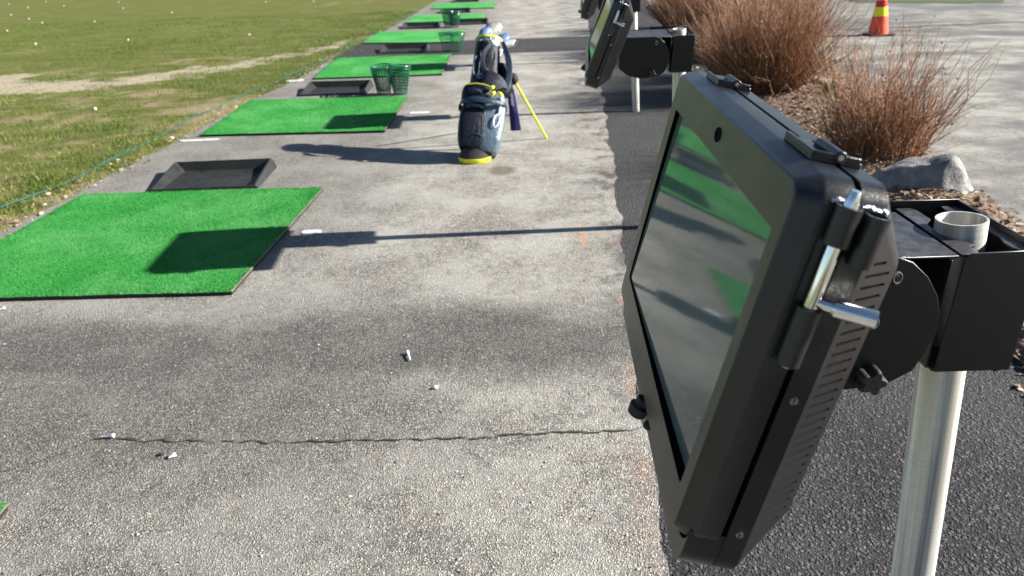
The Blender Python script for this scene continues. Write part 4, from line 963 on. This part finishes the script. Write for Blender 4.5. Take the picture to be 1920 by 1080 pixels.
# ------------------------------------------------------------------ shrubs
def shrub(name, label, x, y, n, h, spread, r, lean, seed, grp='leafless brown shrubs in the planting bed', dense=1.0):
    q = np.random.default_rng(seed); z0 = bedpt(x, y)-.01
    a = q.random(n)*2*pi; rr = np.sqrt(q.random(n))*.40*spread
    bx, by_ = rr*np.cos(a), rr*np.sin(a)
    el = np.clip(np.abs(q.normal(0, 1, n))*.42*spread/.6+.05, 0, 1.35); az = a+q.normal(0, .7, n)
    L = h*(.30+.75*q.random(n)**1.25)*(1-.20*el)
    d0 = np.stack([np.sin(el)*np.cos(az), np.sin(el)*np.sin(az), np.cos(el)], 1)+np.array(lean)[None]*.6
    d0 /= np.linalg.norm(d0, axis=1)[:, None]
    # main stems and side twigs, as 3-sided tapering tubes with 4 joints
    def make(base, d, L, r0, curl, tone):
        m_ = len(base); K = 5; side = np.cross(d, q.normal(0, 1, (m_, 3))); side /= np.linalg.norm(side, axis=1)[:, None]; oth = np.cross(d, side)
        P = []
        for k in range(K):
            f = k/(K-1); jit = q.normal(0, 1, (m_, 3))*(.045*L*min(1, f*2))[:, None]*(1 if k else 0)
            c = base+d*(L*f)[:, None]+side*(curl*L*f*f)[:, None]+np.array([0, 0, 1.])*(.16*L*f*f*np.sqrt(1-d[:, 2]**2))[:, None]+jit
            rad = r0*(1-.78*f)
            P.append(np.stack([c+(math.cos(2*pi*j/3)*side+math.sin(2*pi*j/3)*oth)*rad[:, None] for j in range(3)], 1))
        V = np.stack(P, 1).reshape(m_, K*3, 3)
        F = []
        for k in range(K-1):
            for j in range(3): F.append((k*3+j, k*3+(j+1) % 3, (k+1)*3+(j+1) % 3, (k+1)*3+j))
        Fc = (np.arange(m_)[:, None, None]*K*3+np.array(F)[None]).reshape(-1, 4)
        ctr = np.stack(P, 1).mean(2)
        return V.reshape(-1, 3), Fc, np.repeat(tone, K*3), ctr
    base = np.stack([bx, by_, np.zeros(n)], 1)
    V1, F1, t1, C1 = make(base, d0, L, r*(.7+.6*q.random(n)), q.normal(0, .12, n), np.clip(q.normal(.40, .16, n), 0, .8))
    ns = int(n*3.2*dense); idx = q.integers(0, n, ns); f = q.random(ns)**1.3*.88+.08; kk = np.minimum((f*4).astype(int), 3); fr = f*4-kk
    sb = C1[idx, kk]*(1-fr)[:, None]+C1[idx, kk+1]*fr[:, None]
    sdir_ = d0[idx]+q.normal(0, .42, (ns, 3))+np.array([0, 0, .12]); sdir_ /= np.linalg.norm(sdir_, axis=1)[:, None]
    V2, F2, t2, C2 = make(sb, sdir_, L[idx]*(1-f)*(.45+.6*q.random(ns))+.03, r*.42*np.ones(ns), q.normal(0, .15, ns), np.clip(q.normal(.58, .2, ns), 0, 1))
    # dead leaves and seed heads caught on the twigs
    nl = int(n*1.2); il = q.integers(0, ns, nl); cl_ = C2[il, q.integers(1, 5, nl)]; s_ = .004+.007*q.random(nl)
    o1 = q.normal(0, 1, (nl, 3)); o1 /= np.linalg.norm(o1, axis=1)[:, None]; o2 = np.cross(o1, q.normal(0, 1, (nl, 3))); o2 /= np.linalg.norm(o2, axis=1)[:, None]
    V3 = np.stack([cl_-o1*s_[:, None], cl_-o2*s_[:, None]*.6, cl_+o1*s_[:, None], cl_+o2*s_[:, None]*.6], 1).reshape(-1, 3); F3 = np.arange(4*nl).reshape(-1, 4); t3 = np.repeat(np.clip(q.normal(.68, .2, nl), 0, 1), 4)
    root = thing(name, label, 'shrub', (x, y, z0), group=grp)
    o = np_mesh('stems', V1, F1, M_twig, {'tone': t1}, smooth=True); o.parent = root
    o = np_mesh('twigs', V2, F2, M_twig, {'tone': t2}, smooth=True); o.parent = root
    o = np_mesh('dead_leaf', V3, F3, M_litter, {'tone': t3}); o.parent = root; o['kind'] = 'stuff'
shrub('shrub', 'loose leafless brown shrub behind the grey boulder', 2.36, 4.62, 430, .78, .66, .0036, (.05, 0, 0), 3)
shrub('shrub', 'tall dense rust brown shrub in the middle of the bed', 2.42, 6.95, 1150, 1.10, .70, .0042, (.03, 0, 0), 4)
shrub('shrub', 'low brown shrub filling the gap left of the tall dense one', 2.36, 7.9, 500, .75, .55, .0032, (-.02, 0, 0), 9)
shrub('shrub', 'rust brown shrub behind the second screen, cut by the top of the picture', 2.62, 9.9, 1100, 1.15, .62, .0040, (0, 0, 0), 5)
shrub('shrub', 'far brown shrub right behind the tall dense one, mostly hidden', 3.05, 9.2, 700, 1.15, .58, .0040, (.06, 0, 0), 6)
shrub('shrub', 'farthest brown shrub at the top edge above the second screen', 2.85, 12.6, 700, 1.1, .65, .005, (0, 0, 0), 7)
# little green shoots
def shoots(label, x, y, n, h):
    root = thing('sprouting_plant', label, 'plant', (x, y, bedpt(x, y)-.005), group='green shoots in the bed')
    m = MB()
    for k in range(n):
        a = rnd.random()*6.28; l = h*(.5+.6*rnd.random()); e = .15+.5*rnd.random(); p = Vector((rnd.uniform(-.03, .03), rnd.uniform(-.03, .03), 0))
        d = Vector((math.cos(a)*math.sin(e), math.sin(a)*math.sin(e), math.cos(e))); s2 = d.cross(Vector((0, 0, 1))).normalized()*.007
        q1 = p+d*l*.6; q2 = p+d*l+Vector((d.x, d.y, -.2))*l*.25
        m.add([p-s2*.5, p+s2*.5, q1+s2, q2, q1-s2], [(0, 1, 2, 3, 4)])
    m.build('leaves', M_greenplant, root, smooth=False, fix=False)
shoots('bright green tuft of shoots between the two brown shrubs', 2.80, 6.50, 60, .13)
shoots('small dark green tuft left of the loose brown shrub', 2.50, 5.35, 30, .10)
shoots('mossy green tuft on the bed edge near the tall dense shrub', 3.05, 7.5, 30, .06)

# ------------------------------------------------------------------ rocks
def rock(name, label, cat, loc, size, seed, mat_, sub=4, rough=.28, group=None, rz=0, cuts=()):
    bm = bmesh.new(); bmesh.ops.create_icosphere(bm, subdivisions=sub, radius=1)
    q = random.Random(seed); pl = [(Vector((q.gauss(0, 1), q.gauss(0, 1), q.gauss(0, .8))).normalized(), .62+.30*q.random()) for _ in range(13 if not cuts else 5)]+[(Vector(c).normalized(), d) for c, d in cuts]
    from mathutils import noise as mn
    for v in bm.verts:
        p = v.co.copy()
        for n_, d_ in pl:
            k = p.dot(n_)
            if k > d_: p -= n_*(k-d_)*.85
        p += p.normalized()*(mn.fractal(p*1.6+Vector((seed, 0, 0)), 1, 2, 5)*rough*.35)
        v.co = Vector((p.x*size[0], p.y*size[1], p.z*size[2]))
    me = bpy.data.meshes.new(name); bm.to_mesh(me); bm.free(); me.shade_smooth(); me.set_sharp_from_angle(angle=R(28)); me.materials.append(mat_)
    o = bpy.data.objects.new(name, me); COL.objects.link(o); o.location = loc; o.rotation_euler = (0, 0, rz); return tag(o, label, cat, group)
rock('boulder', 'big pale grey boulder at the edge of the bed below the loose shrub', 'boulder', (2.32, 3.86, .0), (.345, .29, .33), 5, M_rock, 5, cuts=[((-.42, -.80, .40), .34), ((.2, -.9, .30), .42), ((.75, -.2, .6), .55), ((-.2, .2, .95), .62)])
ES = [(3.42, 6.55, .10, .05, 'pale long edging stone on the bed edge nearest the cone'), (3.27, 6.17, .11, .05, 'pale edging stone in the middle of the three along the bed edge'), (3.12, 5.82, .09, .05, 'pale edging stone closest to the loose brown shrub')]
for k, (x, y, l, w, lb) in enumerate(ES): rock('edging_stone', lb, 'stone', (x, y, .02), (w, l*1.25, .045), 20+k, M_stone, 3, .2, 'pale edging stones of the bed', rz=.45)
for k, (x, y, s_, lb) in enumerate(((2.98, 7.05, .085, 'flat pink stone in the bed right of the tall shrub'), (2.62, 5.75, .06, 'flat pinkish stone left of the loose brown shrub'), (2.72, 6.15, .05, 'small pinkish stone below the green tuft of shoots'))):
    rock('bed_stone', lb, 'stone', (x, y, bedpt(x, y)+.01), (s_*1.2, s_*.8, s_*.4), 40+k, M_stone, 3, .25, 'pinkish stones in the bed')
rock('rubble_stone', 'dark angular stone at the bed edge below the nearest clamp', 'stone', (1.83, 2.36, .01), (.085, .06, .055), 61, M_rock, 3, .3)
rock('rubble_stone', 'larger dark slab at the right picture edge beside the post', 'stone', (1.99, 2.33, .0), (.12, .09, .07), 62, M_rock, 3, .3)
